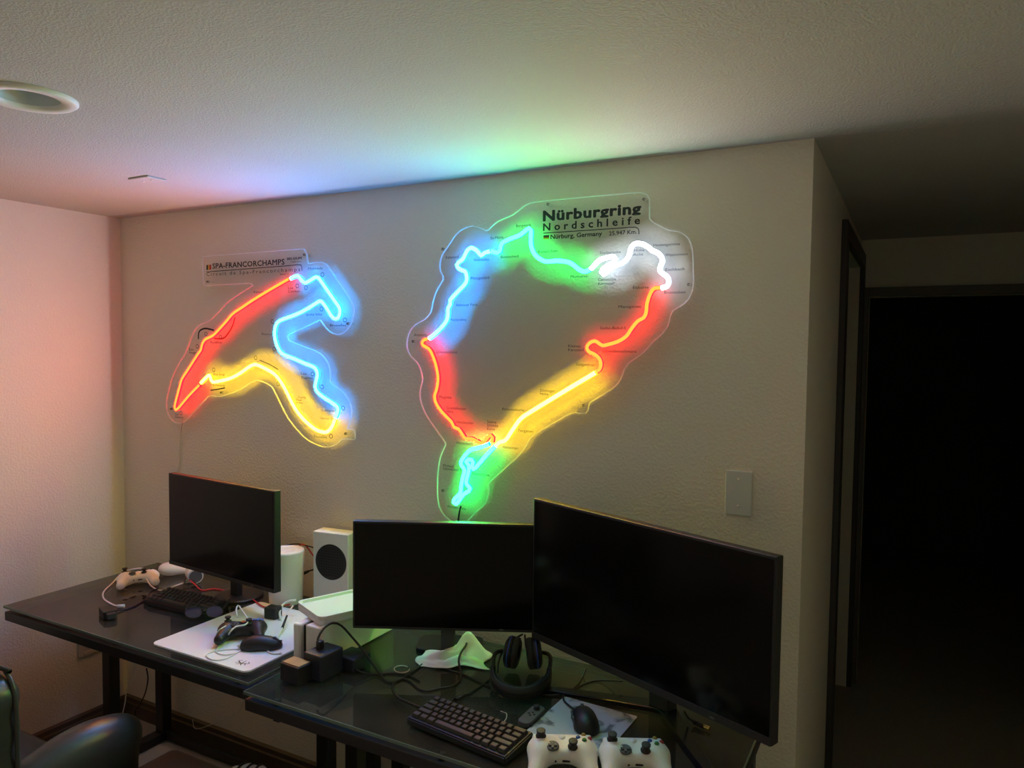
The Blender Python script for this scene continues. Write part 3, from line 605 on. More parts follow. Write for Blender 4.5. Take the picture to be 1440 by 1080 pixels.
def keyboard(label, cx, cy, yaw, W, km):
    t = thing('keyboard', label, 'keyboard', (cx, cy, ZT), yaw)
    sc = W / (15 * .019 + .014)
    hW, hD = W / 2, .112 / 2 * (W / .30)
    bm = bmesh.new()
    v = [(-hW, -hD, 0), (hW, -hD, 0), (hW, hD, 0), (-hW, hD, 0), (-hW, -hD, .018), (hW, -hD, .018), (hW, hD, .030), (-hW, hD, .030)]
    vs = [bm.verts.new(q) for q in v]
    for q in ((3, 2, 1, 0), (4, 5, 6, 7), (0, 1, 5, 4), (1, 2, 6, 5), (2, 3, 7, 6), (3, 0, 4, 7)): bm.faces.new([vs[i] for i in q])
    bmesh.ops.bevel(bm, geom=list(bm.edges), offset=.003, segments=2, affect='EDGES')
    link('case', bm_mesh('case', bm), BLKP, t)
    tilt = math.atan2(.012, 2 * hD)
    for r, row in enumerate(KEYROWS):
        x = -15 * .019 / 2
        for wd in row:
            o = bpy.data.objects.new('keycap', keycap(wd)); COL.objects.link(o); o.parent = t
            if len(o.data.materials) == 0: o.data.materials.append(km)
            yy = (2 - r) * .019 * sc
            o.location = ((x + wd * .019 / 2) * sc, yy, .0185 + (yy + hD) * math.tan(tilt)); o.rotation_euler = (tilt, 0, 0); o.scale = (sc, sc, 1)
            x += wd * .019
    return t
KEYM = mat('keycap_plastic', (.035, .034, .032), .5)
keyboard('compact black mechanical keyboard in front of the headset', 2.222, -.590, math.radians(-7.5), .312, KEYM)
keyboard('compact black keyboard with glasses on it, in front of the corner monitor', .852, -.338, math.radians(2), .312, KEYM)

# ------------------------------------------------------------------ game controllers
def controller_body(name):
    return surfnet(name, ctrl_fn, (-.092, -.085, -.004), (.092, .052, .056), .0036)
def ctrl_fn(X, Y, Z):
        A = np.abs(X)
        b = rbox(X, Y, Z, (0, .008, .024), (.060, .030, .017), .014)
        s = ellip(A, Y, Z, (.043, .012, .024), (.033, .032, .019))
        g = capsule(A, Y, Z, (.046, .0, .025), (.0605, -.060, .018), .024, .0165)
        d = smin(smin(b, s, .015), g, .016)
        return d
def ctrl_top(x, y):
    z = np.linspace(.06, .02, 160); d = ctrl_fn(np.full(160, x), np.full(160, y), z)
    return float(z[int(np.argmax(d < 0))])
_ctrl = {}
def controller(label, x, y, z, yaw, col, accents, group=None, tilt=(0, 0)):
    t = thing('game_controller', label, 'controller', (x, y, z), yaw, group)
    t.rotation_euler = (tilt[0], tilt[1], yaw)
    if 'b' not in _ctrl: _ctrl['b'] = controller_body('shell')
    me = _ctrl['b'].copy(); link('shell', me, col, t)
    dark = BLKS; tz = .0405
    for (sx, sy) in ((-.047, .021), (.022, -.006)):
        link('thumbstick', lathe('s', [(0, 0), (.011, 0), (.0115, .003), (.006, .006), (.006, .011), (.0095, .0125), (.0100, .0165), (.008, .0172), (0, .0162)], 20), dark, t).location = (sx, sy, ctrl_top(sx, sy) - .001)
    p = link('directional_pad', join('p', [lathe('d', [(0, .004), (.010, .003), (.013, .0045), (.0142, .002), (.0142, 0)], 24), boxes('x', [(-.003, .003, -.010, .010, .002, .0065), (-.010, .010, -.003, .003, .002, .0065)], .001)]), GREYP, t); p.location = (-.022, -.006, ctrl_top(-.022, -.006) - .0005)
    for (dx, dy), c in zip(((0, -.0125), (.0125, 0), (-.0125, 0), (0, .0125)), accents):
        b = link('face_button', lathe('b', [(0, .0045), (.0042, .004), (.0052, .002), (.0053, 0)], 14), c, t); b.location = (.047 + dx, .020 + dy, ctrl_top(.047 + dx, .020 + dy) - .0008)
    g = link('guide_button', lathe('b', [(0, .002), (.007, .0015), (.0075, 0)], 18), accents[4], t); g.location = (0, .026, ctrl_top(0, .026) - .0005)
    for sx in (-.014, .014):
        link('menu_button', boxes('m', [(sx - .004, sx + .004, .014, .018, tz - .001, tz + .0015)], .0008), dark, t)
    link('bumper', boxes('m', [(-.066, .066, .030, .046, .024, .036)], .006, 2), dark if accents[5] else WHM, t)
    link('headset_jack', cyl('j', (-.016, -.024, .022), (-.016, -.0215, .022), .0028, n=12), BLKS, t)
    link('expansion_port', boxes('m', [(-.001, .017, -.0235, -.0215, .0195, .0245)], .0008), BLKS, t)
    return t
GRN = mat('green_key', (.03, .22, .05), .4); RED = mat('red_key', (.35, .03, .03), .4); BLU = mat('blue_key', (.02, .08, .35), .4); YLW = mat('dark_yellow_key', (.25, .18, .02), .4)
BBLUE = mat('bright_blue_key', (.08, .2, .75), .35); ORNG = mat('orange_key', (.75, .12, .02), .35)
CWHITE = mat('controller_white', (.86, .86, .82), .42)
p = at(789, 1055, 2, .785); q = at(889, 1060, 2, .785)
controller('white game controller lying next to the keyboard', p[0] + .011, p[1] - .017, ZT + .0135, math.radians(27), CWHITE, (GRN, RED, BLU, YLW, WHP, False), tilt=(.2, 0)).scale = (1.05,) * 3
controller('white game controller lying by the stand leg of the biggest monitor', q[0] + .011, q[1] - .017, ZT + .0135, math.radians(27), CWHITE, (GRN, RED, BLU, YLW, WHP, False), tilt=(.2, 0)).scale = (1.05,) * 3
controller('black game controller with orange and blue buttons on the white mousepad', 1.272, -.452, ZT + .0095, math.radians(40), BLKP, (BBLUE, BBLUE, BBLUE, BBLUE, ORNG, True))
controller('white game controller lying behind the keyboard at the wall corner', .470, -.262, ZT + .0015, math.radians(55), CWHITE, (BLKS, BLKS, BLKS, BLKS, WHP, False))

# ------------------------------------------------------------------ mousepads and mice
t = thing('mousepad', 'large white mousepad with small dark logo on the corner desk', 'mousepad', (1.268, -.400, ZT))
link('pad', plate('p', rrect(0, 0, .43, .45, .022), 0.0004, .006, .001), mat('white_pad', (.86, .86, .88), .55, noise=.04, nscale=8), t)
link('pad_base', plate('p', rrect(0, 0, .428, .448, .022), 0.0, .0009), BLKS, t)
lm = []
for a, b, r in (((0, 0), (0, .02), .0022), ((-.004, 0), (-.022, .010), .0024), ((.004, 0), (.022, .010), .0024), ((-.022, .010), (-.012, .018), .0018), ((.022, .010), (.012, .018), .0018), ((0, .0), (-.010, -.012), .002), ((0, 0), (.010, -.012), .002), ((-.014, .003), (-.020, -.006), .0016), ((.014, .003), (.020, -.006), .0016)):
    a = np.array(a); b = np.array(b); dd = (b - a) / np.linalg.norm(b - a); nn = np.array((-dd[1], dd[0])) * r
    lm.append(pyd('q', [(*(a + nn), .0063), (*(b + nn * .4), .0063), (*(b - nn * .4), .0063), (*(a - nn), .0063)], [(0, 1, 2, 3)]))
me = join('logo', lm); me.transform(Matrix.Translation((.155, -.19, 0)))
link('printed_logo', me, PRINT, t)

# marble mousepad
m, nt, b = nmat('marble_pad'); MATS['marble_pad'] = m
tc = nt.nodes.new('ShaderNodeTexCoord'); n1 = nt.nodes.new('ShaderNodeTexNoise'); n1.inputs['Scale'].default_value = 14; n1.inputs['Detail'].default_value = 8; n1.inputs['Distortion'].default_value = 1.2
cr = nt.nodes.new('ShaderNodeValToRGB'); cr.color_ramp.elements[0].position = .36; cr.color_ramp.elements[0].color = (.16, .17, .19, 1); cr.color_ramp.elements[1].position = .44; cr.color_ramp.elements[1].color = (.60, .62, .66, 1)
nt.links.new(tc.outputs['Object'], n1.inputs['Vector']); nt.links.new(n1.outputs['Fac'], cr.inputs[0]); nt.links.new(cr.outputs[0], b.inputs['Base Color']); b.inputs['Roughness'].default_value = .6
t = thing('mousepad', 'small grey marble-patterned mousepad under the wired mouse', 'mousepad', (2.452, -.412, ZT), math.radians(-2))
link('pad', plate('p', rrect(0, 0, .212, .226, .006), .0016, .0032), MATS['marble_pad'], t)
link('pad_base', plate('p', rrect(0, 0, .213, .227, .006), 0, .0018), BLKS, t)
_mouse = {}
def mouse(label, x, y, z, yaw, L=.122):
    t = thing('computer_mouse', label, 'mouse', (x, y, z), yaw)
    if not _mouse:
        def fn(X, Y, Z):
            a = ellip(X, Y, Z, (0, -.012, .004), (.034, .052, .036)); b = ellip(X, Y, Z, (0, .028, .004), (.030, .040, .026))
            dd = smin(a, b, .02); dd = smax(dd, -Z + .0015, .003)
            grip = ellip(np.abs(X), Y, Z, (.046, .006, .014), (.016, .040, .022))
            return smax(dd, -grip, .006)
        _mouse['b'] = surfnet('mouse_shell', fn, (-.045, -.075, -.004), (.045, .078, .048), .0034)
    link('shell', _mouse['b'].copy(), BLKP, t)
    link('scroll_wheel', cyl('w', (-.0035, .042, .026), (.0035, .042, .026), .0085, n=18), GREYP, t)
    link('button_gap', boxes('g', [(-.0007, .0007, .05, .066, .012, .0235)]), GREYP, t)
    for yy in (-.004, .018):
        link('side_button', boxes('sb', [(-.0335, -.029, yy - .009, yy + .009, .020, .0255)], .0015), GREYP, t)
    return t
p = at(829, 1019, 2, ZT + .02)
mouse('black wired mouse on the marble-patterned mousepad', 2.460, -.412, ZT + .0035, math.radians(33))
p = at(366, 902, 2, ZT + .02)
mouse('black wireless mouse on the white mousepad', p[0] + .014, p[1] - .012, ZT + .0063, math.radians(-55))

# ------------------------------------------------------------------ handheld grey controller half
t = thing('handheld_controller', 'slim dark grey handheld controller with one stick beside the keyboard', 'controller', (2.325, -.445, ZT), math.radians(0))
link('shell', plate('p', rrect(0, 0, .038, .104, .017), 0.0, .014, .003), GREYP, t)
link('rail', boxes('r', [(.018, .021, -.045, .045, .003, .011)], .001), BLKS, t)
o = link('thumbstick', lathe('s', [(0, 0), (.008, 0), (.008, .002), (.0045, .004), (.0045, .006), (.0085, .007), (.009, .0095), (0, .009)], 20), BLKS, t); o.location = (.0, .028, .0135)
for dx, dy in ((0, -.010), (0, .010), (-.010, 0), (.010, 0)):
    o = link('button', lathe('b', [(0, .002), (.003, .0018), (.0036, 0)], 12), BLKS, t); o.location = (dx * .8, dy * .8 - .002, .0138)
link('minus_button', boxes('m', [(.006, .012, .044, .046, .0135, .0148)]), BLKS, t)

# ------------------------------------------------------------------ headset
p = at(728, 962, 2, ZT)
t = thing('headset', 'black over-ear headset lying on the glass desk between keyboard and big monitor', 'headset', (2.205, -.275, ZT), math.radians(24))
R0 = .082
arc = [(R0 * .98 * math.cos(a), -.02 + R0 * math.sin(a) * 1.12, .020 + .018 * (1 + math.sin(a))) for a in [math.radians(d_) for d_ in range(172, 369, 7)]]
def band(name, pts, half_w, half_t):
    k = len(pts); v = []; f = []
    prof = [(-half_w, -half_t), (half_w, -half_t), (half_w, half_t), (-half_w, half_t)]
    P = [np.array(q) for q in pts]
    for i in range(k):
        tt = P[min(i + 1, k - 1)] - P[max(i - 1, 0)]; tt /= np.linalg.norm(tt); out = np.cross(tt, (0, 0, 1.0)); out /= np.linalg.norm(out); up = np.cross(out, tt)
        for a, b2 in prof: v.append(P[i] + up * a + out * b2)
    for i in range(k - 1):
        for j in range(4): f.append((i * 4 + j, i * 4 + (j + 1) % 4, (i + 1) * 4 + (j + 1) % 4, (i + 1) * 4 + j))
    f += [(0, 1, 2, 3), tuple((k - 1) * 4 + i for i in (3, 2, 1, 0))]
    me = pyd(name, v, f, False); bm = bmesh.new(); bm.from_mesh(me); bmesh.ops.recalc_face_normals(bm, faces=bm.faces)
    bmesh.ops.bevel(bm, geom=[e for e in bm.edges if len(e.link_faces) == 2 and e.calc_face_angle(0) > 1.0], offset=half_t * .5, segments=2, affect='EDGES')
    bm.to_mesh(me); bm.free(); me.polygons.foreach_set('use_smooth', [True] * len(me.polygons)); return me
link('headband', band('b', arc, .017, .007), BLKP, t)
inner = [(x * .88, -.02 + (y + .02) * .88, z) for x, y, z in arc[4:-4]]
link('headband_pad', band('b', inner, .015, .006), mat('soft_pad', (.02, .02, .021), .8), t)
for s in (-1, 1):
    ax = np.array((s * .96, .12, .1)); ax /= np.linalg.norm(ax)
    c = np.array((s * .019, .072, .056))
    cup = link('ear_cup', join('c', [cyl('c', c + ax * .012, c + ax * .028, .046, .044, 28), cyl('c', c + ax * .028, c + ax * .036, .044, .030, 28)]), BLKP, t)
    cm = lathe('p', [(.022, -.010), (.034, -.013), (.044, -.008), (.046, .0), (.044, .008), (.030, .010)], 28); rot = Vector(ax).to_track_quat('Z', 'Y').to_matrix().to_4x4()
    cm.transform(Matrix.Translation(Vector(c + ax * .004)) @ rot); link('ear_pad', cm, MATS['soft_pad'], t)
    rg = lathe('p', [(.040, 0), (.0468, 0), (.0468, .004), (.040, .004)], 28); rg.transform(Matrix.Translation(Vector(c + ax * .019)) @ rot)
    link('accent_ring', rg, mat('blue_accent', (.02, .06, .30), .35), cup)
    link('yoke', tube('y', [(s * R0 * .97, -.02, .045), (s * .083, .03, .058), (s * .075, .06, .062), tuple(c + ax * .034)], .006, 8), BLKP, t)

# ------------------------------------------------------------------ white console boxes, cylinder, tray
t = thing('game_console', 'small white upright game console with big round black vent', 'game console', (1.236, -.090, ZT), math.radians(8))
link('body', boxes('b', [(0, .151, 0, .065, .004, .276)], .004, 3), WHM, t)
vent = link('vent_ring', cyl('v', (.078, .001, .168), (.078, -.0012, .168), .066, n=48), BLKS, t)
hm = []
for i in range(-6, 7):
    for j in range(-6, 7):
        if (i * i + j * j) < 36: hm.append(cyl('h', (.078 + i * .0098, -.0012, .168 + j * .0098), (.078 + i * .0098, -.0022, .168 + j * .0098), .0032, n=6, smooth=False))
hv = link('vent_holes', join('h', hm), mat('vent_black', (.004, .004, .004), .6), vent); hv['kind'] = 'stuff'
link('power_button', cyl('p', (.151, .03, .25), (.1525, .03, .25), .006, n=16), WHP, t)
for x in (.02, .13): link('foot', boxes('f', [(x - .01, x + .01, .01, .055, 0, .006)], .001), BLKS, t)

t = thing('desk_appliance', 'white cylindrical appliance with ringed top beside the corner monitor', 'appliance', (1.128, -.118, ZT))
link('body', lathe('c', [(0, 0), (.058, 0), (.061, .004), (.067, .19), (.066, .196), (.063, .198)], 48), WHM, t)
link('top_dish', lathe('c', [(.063, .198), (.06, .1945), (.038, .192), (.036, .195), (.033, .192), (0, .192)], 48), WHP, t)

t = thing('white_console_box', 'white box-shaped console with a black slot down its front under the white tray', 'game console', (1.597, -.318, ZT))
link('side_panel', boxes('p', [(-.050, -.021, -.186, .18, .003, .124)], .006, 3), WHM, t)
link('side_panel', boxes('p', [(-.008, .050, -.178, .18, .003, .124)], .006, 3), WHM, t)
link('core', boxes('p', [(-.022, -.007, .0 - .170, .175, .0, .120)], .002), BLKP, t)
t = thing('tray', 'shallow white tray with rounded corners resting on the white console box', 'tray', (1.608, -.325, ZT + .124), math.radians(-23.5))
link('tray_body', plate('p', rrect(0, 0, .183, .27, .022), .0, .019, .004), WHP, t)
def rim(z0, z1):
    o_ = rrect(0, 0, .183, .27, .022); i_ = rrect(0, 0, .165, .252, .014); n = len(o_); v = []; f = []
    for pts, z in ((o_, z0), (o_, z1), (i_, z1), (i_, z0)): v += [(*q, z) for q in pts]
    for i in range(n):
        j = (i + 1) % n
        for q in range(3): f.append((q * n + i, q * n + j, (q + 1) * n + j, (q + 1) * n + i))
    return pyd('rim', v, f)
link('rim', rim(.0185, .027), WHP, t)

# ------------------------------------------------------------------ power bricks and adapters
def brick(name, label, cat, corners_px, zc, h, col, topcol=None, bev=.004):
    (ax, ay), (bx, by), (cx_, cy_) = corners_px
    return None
TAN = mat('tan_wood', (.42, .26, .09), .5, noise=.25, nscale=30)
NAVY = mat('navy_plastic', (.020, .022, .040), .4)
t = thing('power_brick', 'low black box with tan top at the desk edge', 'box', (1.636, -.580, ZT), math.radians(-4))
link('case', boxes('b', [(-.038, .038, -.027, .027, 0, .052)], .003), BLKP, t)
link('tan_top', boxes('b', [(-.034, .034, -.022, .022, .0515, .0545)], .001), TAN, t)
link('latch', cyl('l', (-.038, -.01, .018), (-.0405, -.01, .018), .004, n=10), CHROME, t)
t = thing('charger_block', 'tall black charger block with a cable plugged into its top', 'charger', (1.676, -.512, ZT), math.radians(-3))
link('case', boxes('b', [(-.036, .036, -.046, .046, 0, .074)], .006, 3), NAVY, t)
link('plug', boxes('b', [(-.020, -.002, -.012, .006, .0735, .098)], .003), BLKP, t)
t = thing('charger_block', 'flat dark blue charger block behind the tall charger block', 'charger', (1.714, -.428, ZT), math.radians(-3))
link('case', boxes('b', [(-.040, .040, -.038, .038, 0, .040)], .005, 3), NAVY, t)
link('label_plate', boxes('b', [(-.02, .02, -.02, .02, .0398, .0406)]), BLKS, t)
p = at(148, 868, 2, ZT)
t = thing('power_adapter', 'small black power adapter near the free end of the corner desk', 'adapter', (.705, -.540, ZT), math.radians(-20))
link('case', boxes('b', [(-.038, .03, -.022, .022, 0, .028)], .003), BLKP, t)
link('plug_end', boxes('b', [(.028, .05, -.015, .015, .004, .024)], .003), BLKS, t)
p = at(378, 871, 2, ZT + .006)
t = thing('charger_cube', 'little black charger cube on the far side of the white mousepad', 'charger', (p[0], p[1] + .02, ZT + .006), math.radians(10))
link('case', boxes('b', [(-.024, .024, -.02, .02, 0, .040)], .004, 3), BLKS, t)
link('prong_plate', boxes('b', [(-.014, .014, -.0205, -.0195, .012, .028)], .0005), BLKP, t)

# white bits behind the corner keyboard
p = at(244, 812, 2, ZT)
t = thing('plug_adapter', 'rounded white plug adapter lying behind the keyboard next to the white controller', 'adapter', (.478, -.130, ZT), math.radians(25))
link('body', surfnet('s', lambda X, Y, Z: smin(ellip(X, Y, Z, (0, 0, .028), (.042, .034, .027)), capsule(X, Y, Z, (.02, 0, .022), (.06, .01, .02), .018, .014), .012), (-.06, -.05, -.004), (.09, .05, .062), .005), WHP, t)
link('socket_face', cyl('c', (-.041, 0, .03), (-.0435, 0, .03), .012, n=16), GREYP, t)
t = thing('mini_camera', 'short white cylinder lying under the left edge of the corner monitor', 'camera', (.632, -.128, ZT), math.radians(-30))
link('body', cyl('c', (-.035, 0, .030), (.035, 0, .030), .030, n=28), WHP, t)
link('lens_cap', cyl('c', (.035, 0, .030), (.042, 0, .030), .024, n=28), GREYP, t)
link('foot', boxes('f', [(-.015, .015, -.02, .02, 0, .004)], .001), WHP, t)

# sunglasses on the keyboard
p = at(287, 860, 2, ZT + .054)
t = thing('glasses', 'sunglasses with dark blue lenses resting on the corner keyboard', 'glasses', (p[0], p[1], ZT + .0285), math.radians(38))
LENS = mat('blue_lens', (.012, .012, .06), .1, spec=.7)
for s in (-1, 1):
    pr = [(s * .034 + .027 * math.cos(a), .0, .024 + .019 * math.sin(a)) for a in [2 * math.pi * i / 28 for i in range(28)]]
    link('lens', pyd('l', [(x, y - .0008, z) for x, y, z in pr] + [(x, y + .0008, z) for x, y, z in pr], [tuple(range(28)), tuple(range(28, 56))[::-1]] + [(i, (i + 1) % 28, 28 + (i + 1) % 28, 28 + i) for i in range(28)]), LENS, t)
    link('rim', tube('r', pr, .0016, 6, .004, True), BLKP, t)
    link('temple', tube('t', [(s * .061, 0, .032), (s * .063, .06, .032), (s * .060, .11, .028), (s * .058, .13, .020)], .0018, 6), BLKP, t)
link('bridge', tube('b', [(-.008, 0, .030), (0, -.003, .033), (.008, 0, .030)], .0016, 6), BLKP, t)

# ------------------------------------------------------------------ crumpled white cloth
rs = np.random.RandomState(3)
ctr = at(640, 925, 2, ZT)
N = 34
U, V = np.meshgrid(np.linspace(-1, 1, N), np.linspace(-1, 1, N), indexing='ij')
hgt = np.zeros_like(U)
for k in range(16):
    a = rs.uniform(0, math.pi); fr = rs.uniform(2, 7); ph = rs.uniform(0, 6.28)
    hgt += np.abs(np.sin(fr * (U * math.cos(a) + V * math.sin(a)) + ph)) * .010 / (1 + .15 * fr)
hgt = hgt - hgt.min()
hgt = hgt * np.clip(1.25 - np.sqrt(U ** 2 + V ** 2), .08, 1) + .042 * np.exp(-((U - .35) ** 2 + (V - .40) ** 2) / .16) + .002
Xc = U * .105 + .012 * np.sin(4 * V) ; Yc = V * .070 + .010 * np.sin(5 * U)
vv = [(Xc[i, j], Yc[i, j], hgt[i, j]) for i in range(N) for j in range(N)]
ff = [(i * N + j, (i + 1) * N + j, (i + 1) * N + j + 1, i * N + j + 1) for i in range(N - 1) for j in range(N - 1)]
cl = link('crumpled_cloth', pyd('cloth', vv, ff, True), mat('white_cloth', (.72, .72, .70), .9, bump=.2, bscale=600))
cl.location = (ctr[0] + .004, ctr[1] - .012, ZT); cl.rotation_euler = (0, 0, math.radians(28))
tag(cl, 'crumpled white cloth on the glass desk below the mid-sized monitor', 'cloth')
sm = cl.modifiers.new('thick', 'SOLIDIFY'); sm.thickness = .0012; sm.offset = 1

# ------------------------------------------------------------------ cables
def cable(name, label, pxz, r, m, cat='cable', group=None):
    """pxz: (px, py, z) points resting on the plane z"""
    o = link(name, tube('c', [at(x, y, 2, z) for x, y, z in pxz], r, 7), m)
    return tag(o, label, cat, group)
z = ZT + .003
cable('red_cable', 'red cable winding past the neck of the corner monitor onto the white mousepad', [(262, 812, z + .02), (272, 820, z + .012), (284, 830, z), (300, 828, z), (320, 831, z), (340, 833, z), (350, 838, z), (362, 848, z + .006), (373, 854, z + .008), (385, 853, z + .008), (400, 851, z + .008), (408, 850, z + .01)], .0028, REDC)
cable('red_cable', 'red cable rising along the wall between the white cylinder and round-vent console', [(424, 846, z), (421, 836, z + .02), (420, 826, z + .04)], .0026, REDC)
def wcable(name, label, pts, r, m, cat='cable'):
    return tag(link(name, tube('c', pts, r, 7), m), label, cat)
wcable('red_cable', 'short red cable looping behind the round-vent console near the wall', [at(418, 772, 1, -.05), at(424, 765, 1, -.04), at(430, 767, 1, -.035), at(436, 775, 1, -.035), at(441, 782, 1, -.04)], .0028, REDC)
wcable('black_cable', 'thin black cable from the corner monitor to the round-vent console', [at(386, 771, 1, -.10), at(400, 767, 1, -.05), at(420, 765, 1, -.035), at(441, 770, 1, -.04)], .0025, BLKC)
o = wcable('black_cable', 'black cable with thick connector between white cylinder and round-vent console', [at(417, 812, 1, -.045), at(424, 807, 1, -.04), at(434, 803, 1, -.04), at(442, 801, 1, -.04)], .0030, BLKC)
link('connector', cyl('c', at(425, 807, 1, -.042), at(433.5, 803.5, 1, -.042), .007, .005, 12), BLKP, o)
o = cable('white_cable', 'white cable looping from the white controller to the small black adapter', [(222, 806, z + .02), (205, 800, z + .03), (190, 800, z + .03), (172, 806, z + .012), (158, 820, z), (146, 832, z), (146, 842, z), (158, 850, z), (168, 853, z)], .0030, WHC)
link('connector', cyl('c', at(165, 852.5, 2, z + .004), at(175, 852, 2, z + .004), .006, n=12), WHP, o)
cable('black_cable', 'black cable from the small adapter to the corner keyboard', [(160, 858, z + .006), (175, 857, z), (188, 853, z), (200, 846, z), (208, 840, z + .01), (212, 832, z + .012), (222, 828, z + .01)], .0030, BLKC)
cable('black_cable', 'black cable arching up behind the corner keyboard', [(258, 830, z), (259, 820, z + .01), (262, 812, z + .02), (268, 814, z + .015), (276, 822, z + .004)], .0026, BLKC)
cable('white_cable', 'white cable lying behind the corner keyboard below the monitor', [(205, 806, z + .03), (207, 816, z + .02), (214, 825, z + .006), (226, 830, z), (240, 826, z), (258, 820, z), (270, 818, z)], .0026, WHC)
zp = ZT + .0085
o = tag(link('earphone_cable', tube('c', [at(318, 880, 2, ZT + .060), at(308, 886, 2, ZT + .058), at(305, 893, 2, ZT + .03), at(312, 899, 2, zp + .004), at(308, 908, 2, zp), at(304, 917, 2, zp), at(318, 921, 2, zp), at(332, 918, 2, zp), at(340, 913, 2, zp), at(325, 913, 2, zp), at(300, 916, 2, zp), at(290, 922, 2, zp), at(300, 928, 2, zp), at(318, 926, 2, zp), at(338, 914, 2, zp), at(334, 907, 2, zp)], .0018, 6), WHC), 'thin white earphone cable tangled on the white mousepad', 'earphones')
link('earbud', surfnet('e', lambda X, Y, Z: smin(ellip(X, Y, Z, (0, 0, .008), (.008, .008, .008)), capsule(X, Y, Z, (0, 0, .006), (.02, .004, .005), .004, .003), .004), (-.012, -.012, -.003), (.027, .014, .02), .0025), WHP, o).location = tuple(at(338, 912, 2, ZT + .007))
cable('white_cable', 'white cable looped over the black controller on the white mousepad', [(334, 868, ZT + .07), (332, 858, ZT + .085), (335, 851, ZT + .09), (340, 858, ZT + .085), (347, 868, ZT + .07), (349, 874, ZT + .062), (344, 879, ZT + .060), (332, 881, ZT + .058), (324, 888, ZT + .05), (318, 898, zp + .006), (312, 905, zp + .002)], .0026, WHC)
cable('white_cable', 'thick white cable looping beside the tray over the white mousepad', [(395, 872, zp), (393, 860, zp + .02), (398, 850, zp + .035), (408, 845, zp + .045), (416, 844, zp + .05)], .0042, WHC)
o = cable('stylus_cable', 'grey cable with long black plug lying across the white mousepad', [(412, 852, zp + .04), (405, 862, zp + .03), (398, 880, zp + .016), (390, 897, zp + .006), (382, 908, zp), (376, 914, zp), (382, 919, zp), (396, 919, zp)], .0026, WHC)
link('plug', cyl('p', at(403.5, 866, 2, zp + .027), at(397, 883, 2, zp + .014), .0035, .0045, 10), BLKP, o)
# right-hand desk cables
o = cable('black_cable', 'black cable arching from the tall charger block across the glass desk', [(446.5, 909, ZT + .095), (447, 898, ZT + .11), (455, 884, ZT + .13), (468, 876, ZT + .13), (480, 880, ZT + .115), (495, 896, ZT + .08), (510, 914, ZT + .05), (530, 942, ZT + .012), (545, 959, z), (560, 957, z), (580, 945, z), (600, 930, z), (625, 915, z + .008)], .0034, BLKC)
cable('black_cable', 'black cable curling across the desk below the crumpled cloth', [(655, 892, z + .05), (656, 905, z + .04), (648, 918, z + .03), (645, 930, z + .025), (648, 945, z + .006), (647, 956, z), (636, 965, z), (618, 968, z), (600, 972, z), (588, 968, z), (575, 957, z), (562, 955, z), (552, 965, z), (560, 980, z), (580, 990, z), (592, 995, z + .004)], .0032, BLKC)
o = cable('black_cable', 'black cable running from the compact mechanical keyboard to the headset', [(630, 989, z + .012), (640, 982, z + .004), (655, 978, z), (668, 970, z), (680, 962, z), (688, 955, z)], .0026, BLKC)
link('connector', cyl('c', at(640, 984, 2, z + .004), at(656, 977, 2, z + .004), .006, .005, 12), BLKP, o)
cable('black_cable', 'long thin black cable from under the cloth towards the headset band', [(600, 930, z), (625, 940, z), (650, 948, z), (672, 958, z), (690, 966, z)], .0026, BLKC)
cable('black_cable', 'black cable running from the flat charger block below the mid-sized monitor', [(498, 940, z + .01), (510, 946, z), (530, 949, z), (552, 947, z), (575, 950, z), (590, 958, z)], .0028, BLKC)
cable('mouse_cable', 'black mouse cable curving over the edge of the marble-patterned mousepad', [(811, 1000, ZT + .014), (800, 992, z + .004), (793, 985, z + .004), (793, 977, z + .003), (802, 972, z), (812, 963, z), (820, 950, z), (824, 940, z + .02)], .0026, BLKC)
cable('black_cable', 'black cable arcing from the headset behind the marble-patterned mousepad', [(762, 976, z), (775, 978, z), (790, 976, z), (805, 971, z), (822, 962, z), (840, 957, z), (858, 957, z + .01), (875, 958, z + .03)], .0028, BLKC)
cable('black_cable', 'black cable hanging from the mid-sized monitor down to the headset cups', [(738, 893, z + .10), (739, 902, z + .09), (740, 910, z + .075)], .0030, BLKC)
cable('black_cable', 'black cable looping over the left side of the headset cups', [(735, 892, z + .09), (722, 900, z + .08), (706, 918, z + .05), (701, 932, z + .03), (700, 945, z + .02)], .0030, BLKC)
o = cable('brass_plug_cable', 'black cable ending in a shiny brass connector beside the V-shaped stand', [(962, 1000, z + .05), (968, 1010, z + .02), (978, 1016, z + .006), (984, 1019, z + .005)], .0028, BLKC)
link('plug_body', cyl('p', at(976, 1015.5, 2, z + .006), at(988, 1021, 2, z + .006), .0062, n=12), BLKP, o)
link('brass_tip', cyl('p', at(988, 1021, 2, z + .006), at(998, 1025, 2, z + .006), .0058, n=12), BRASS, o)
wcable('clear_cable', 'thin clear ring of cable on the desk left of the crumpled cloth', [at(555 + 11 * math.cos(a) + 10, 941 + 5 * math.sin(a), 2, z) for a in [i * .5 for i in range(12)]], .0016, CLRC)
cable('thin_cable', 'thin clear wire on the glass behind the compact mechanical keyboard', [(704, 1000, z), (712, 1003, z), (712, 1010, z), (708, 1016, z + .004)], .0012, CLRC)
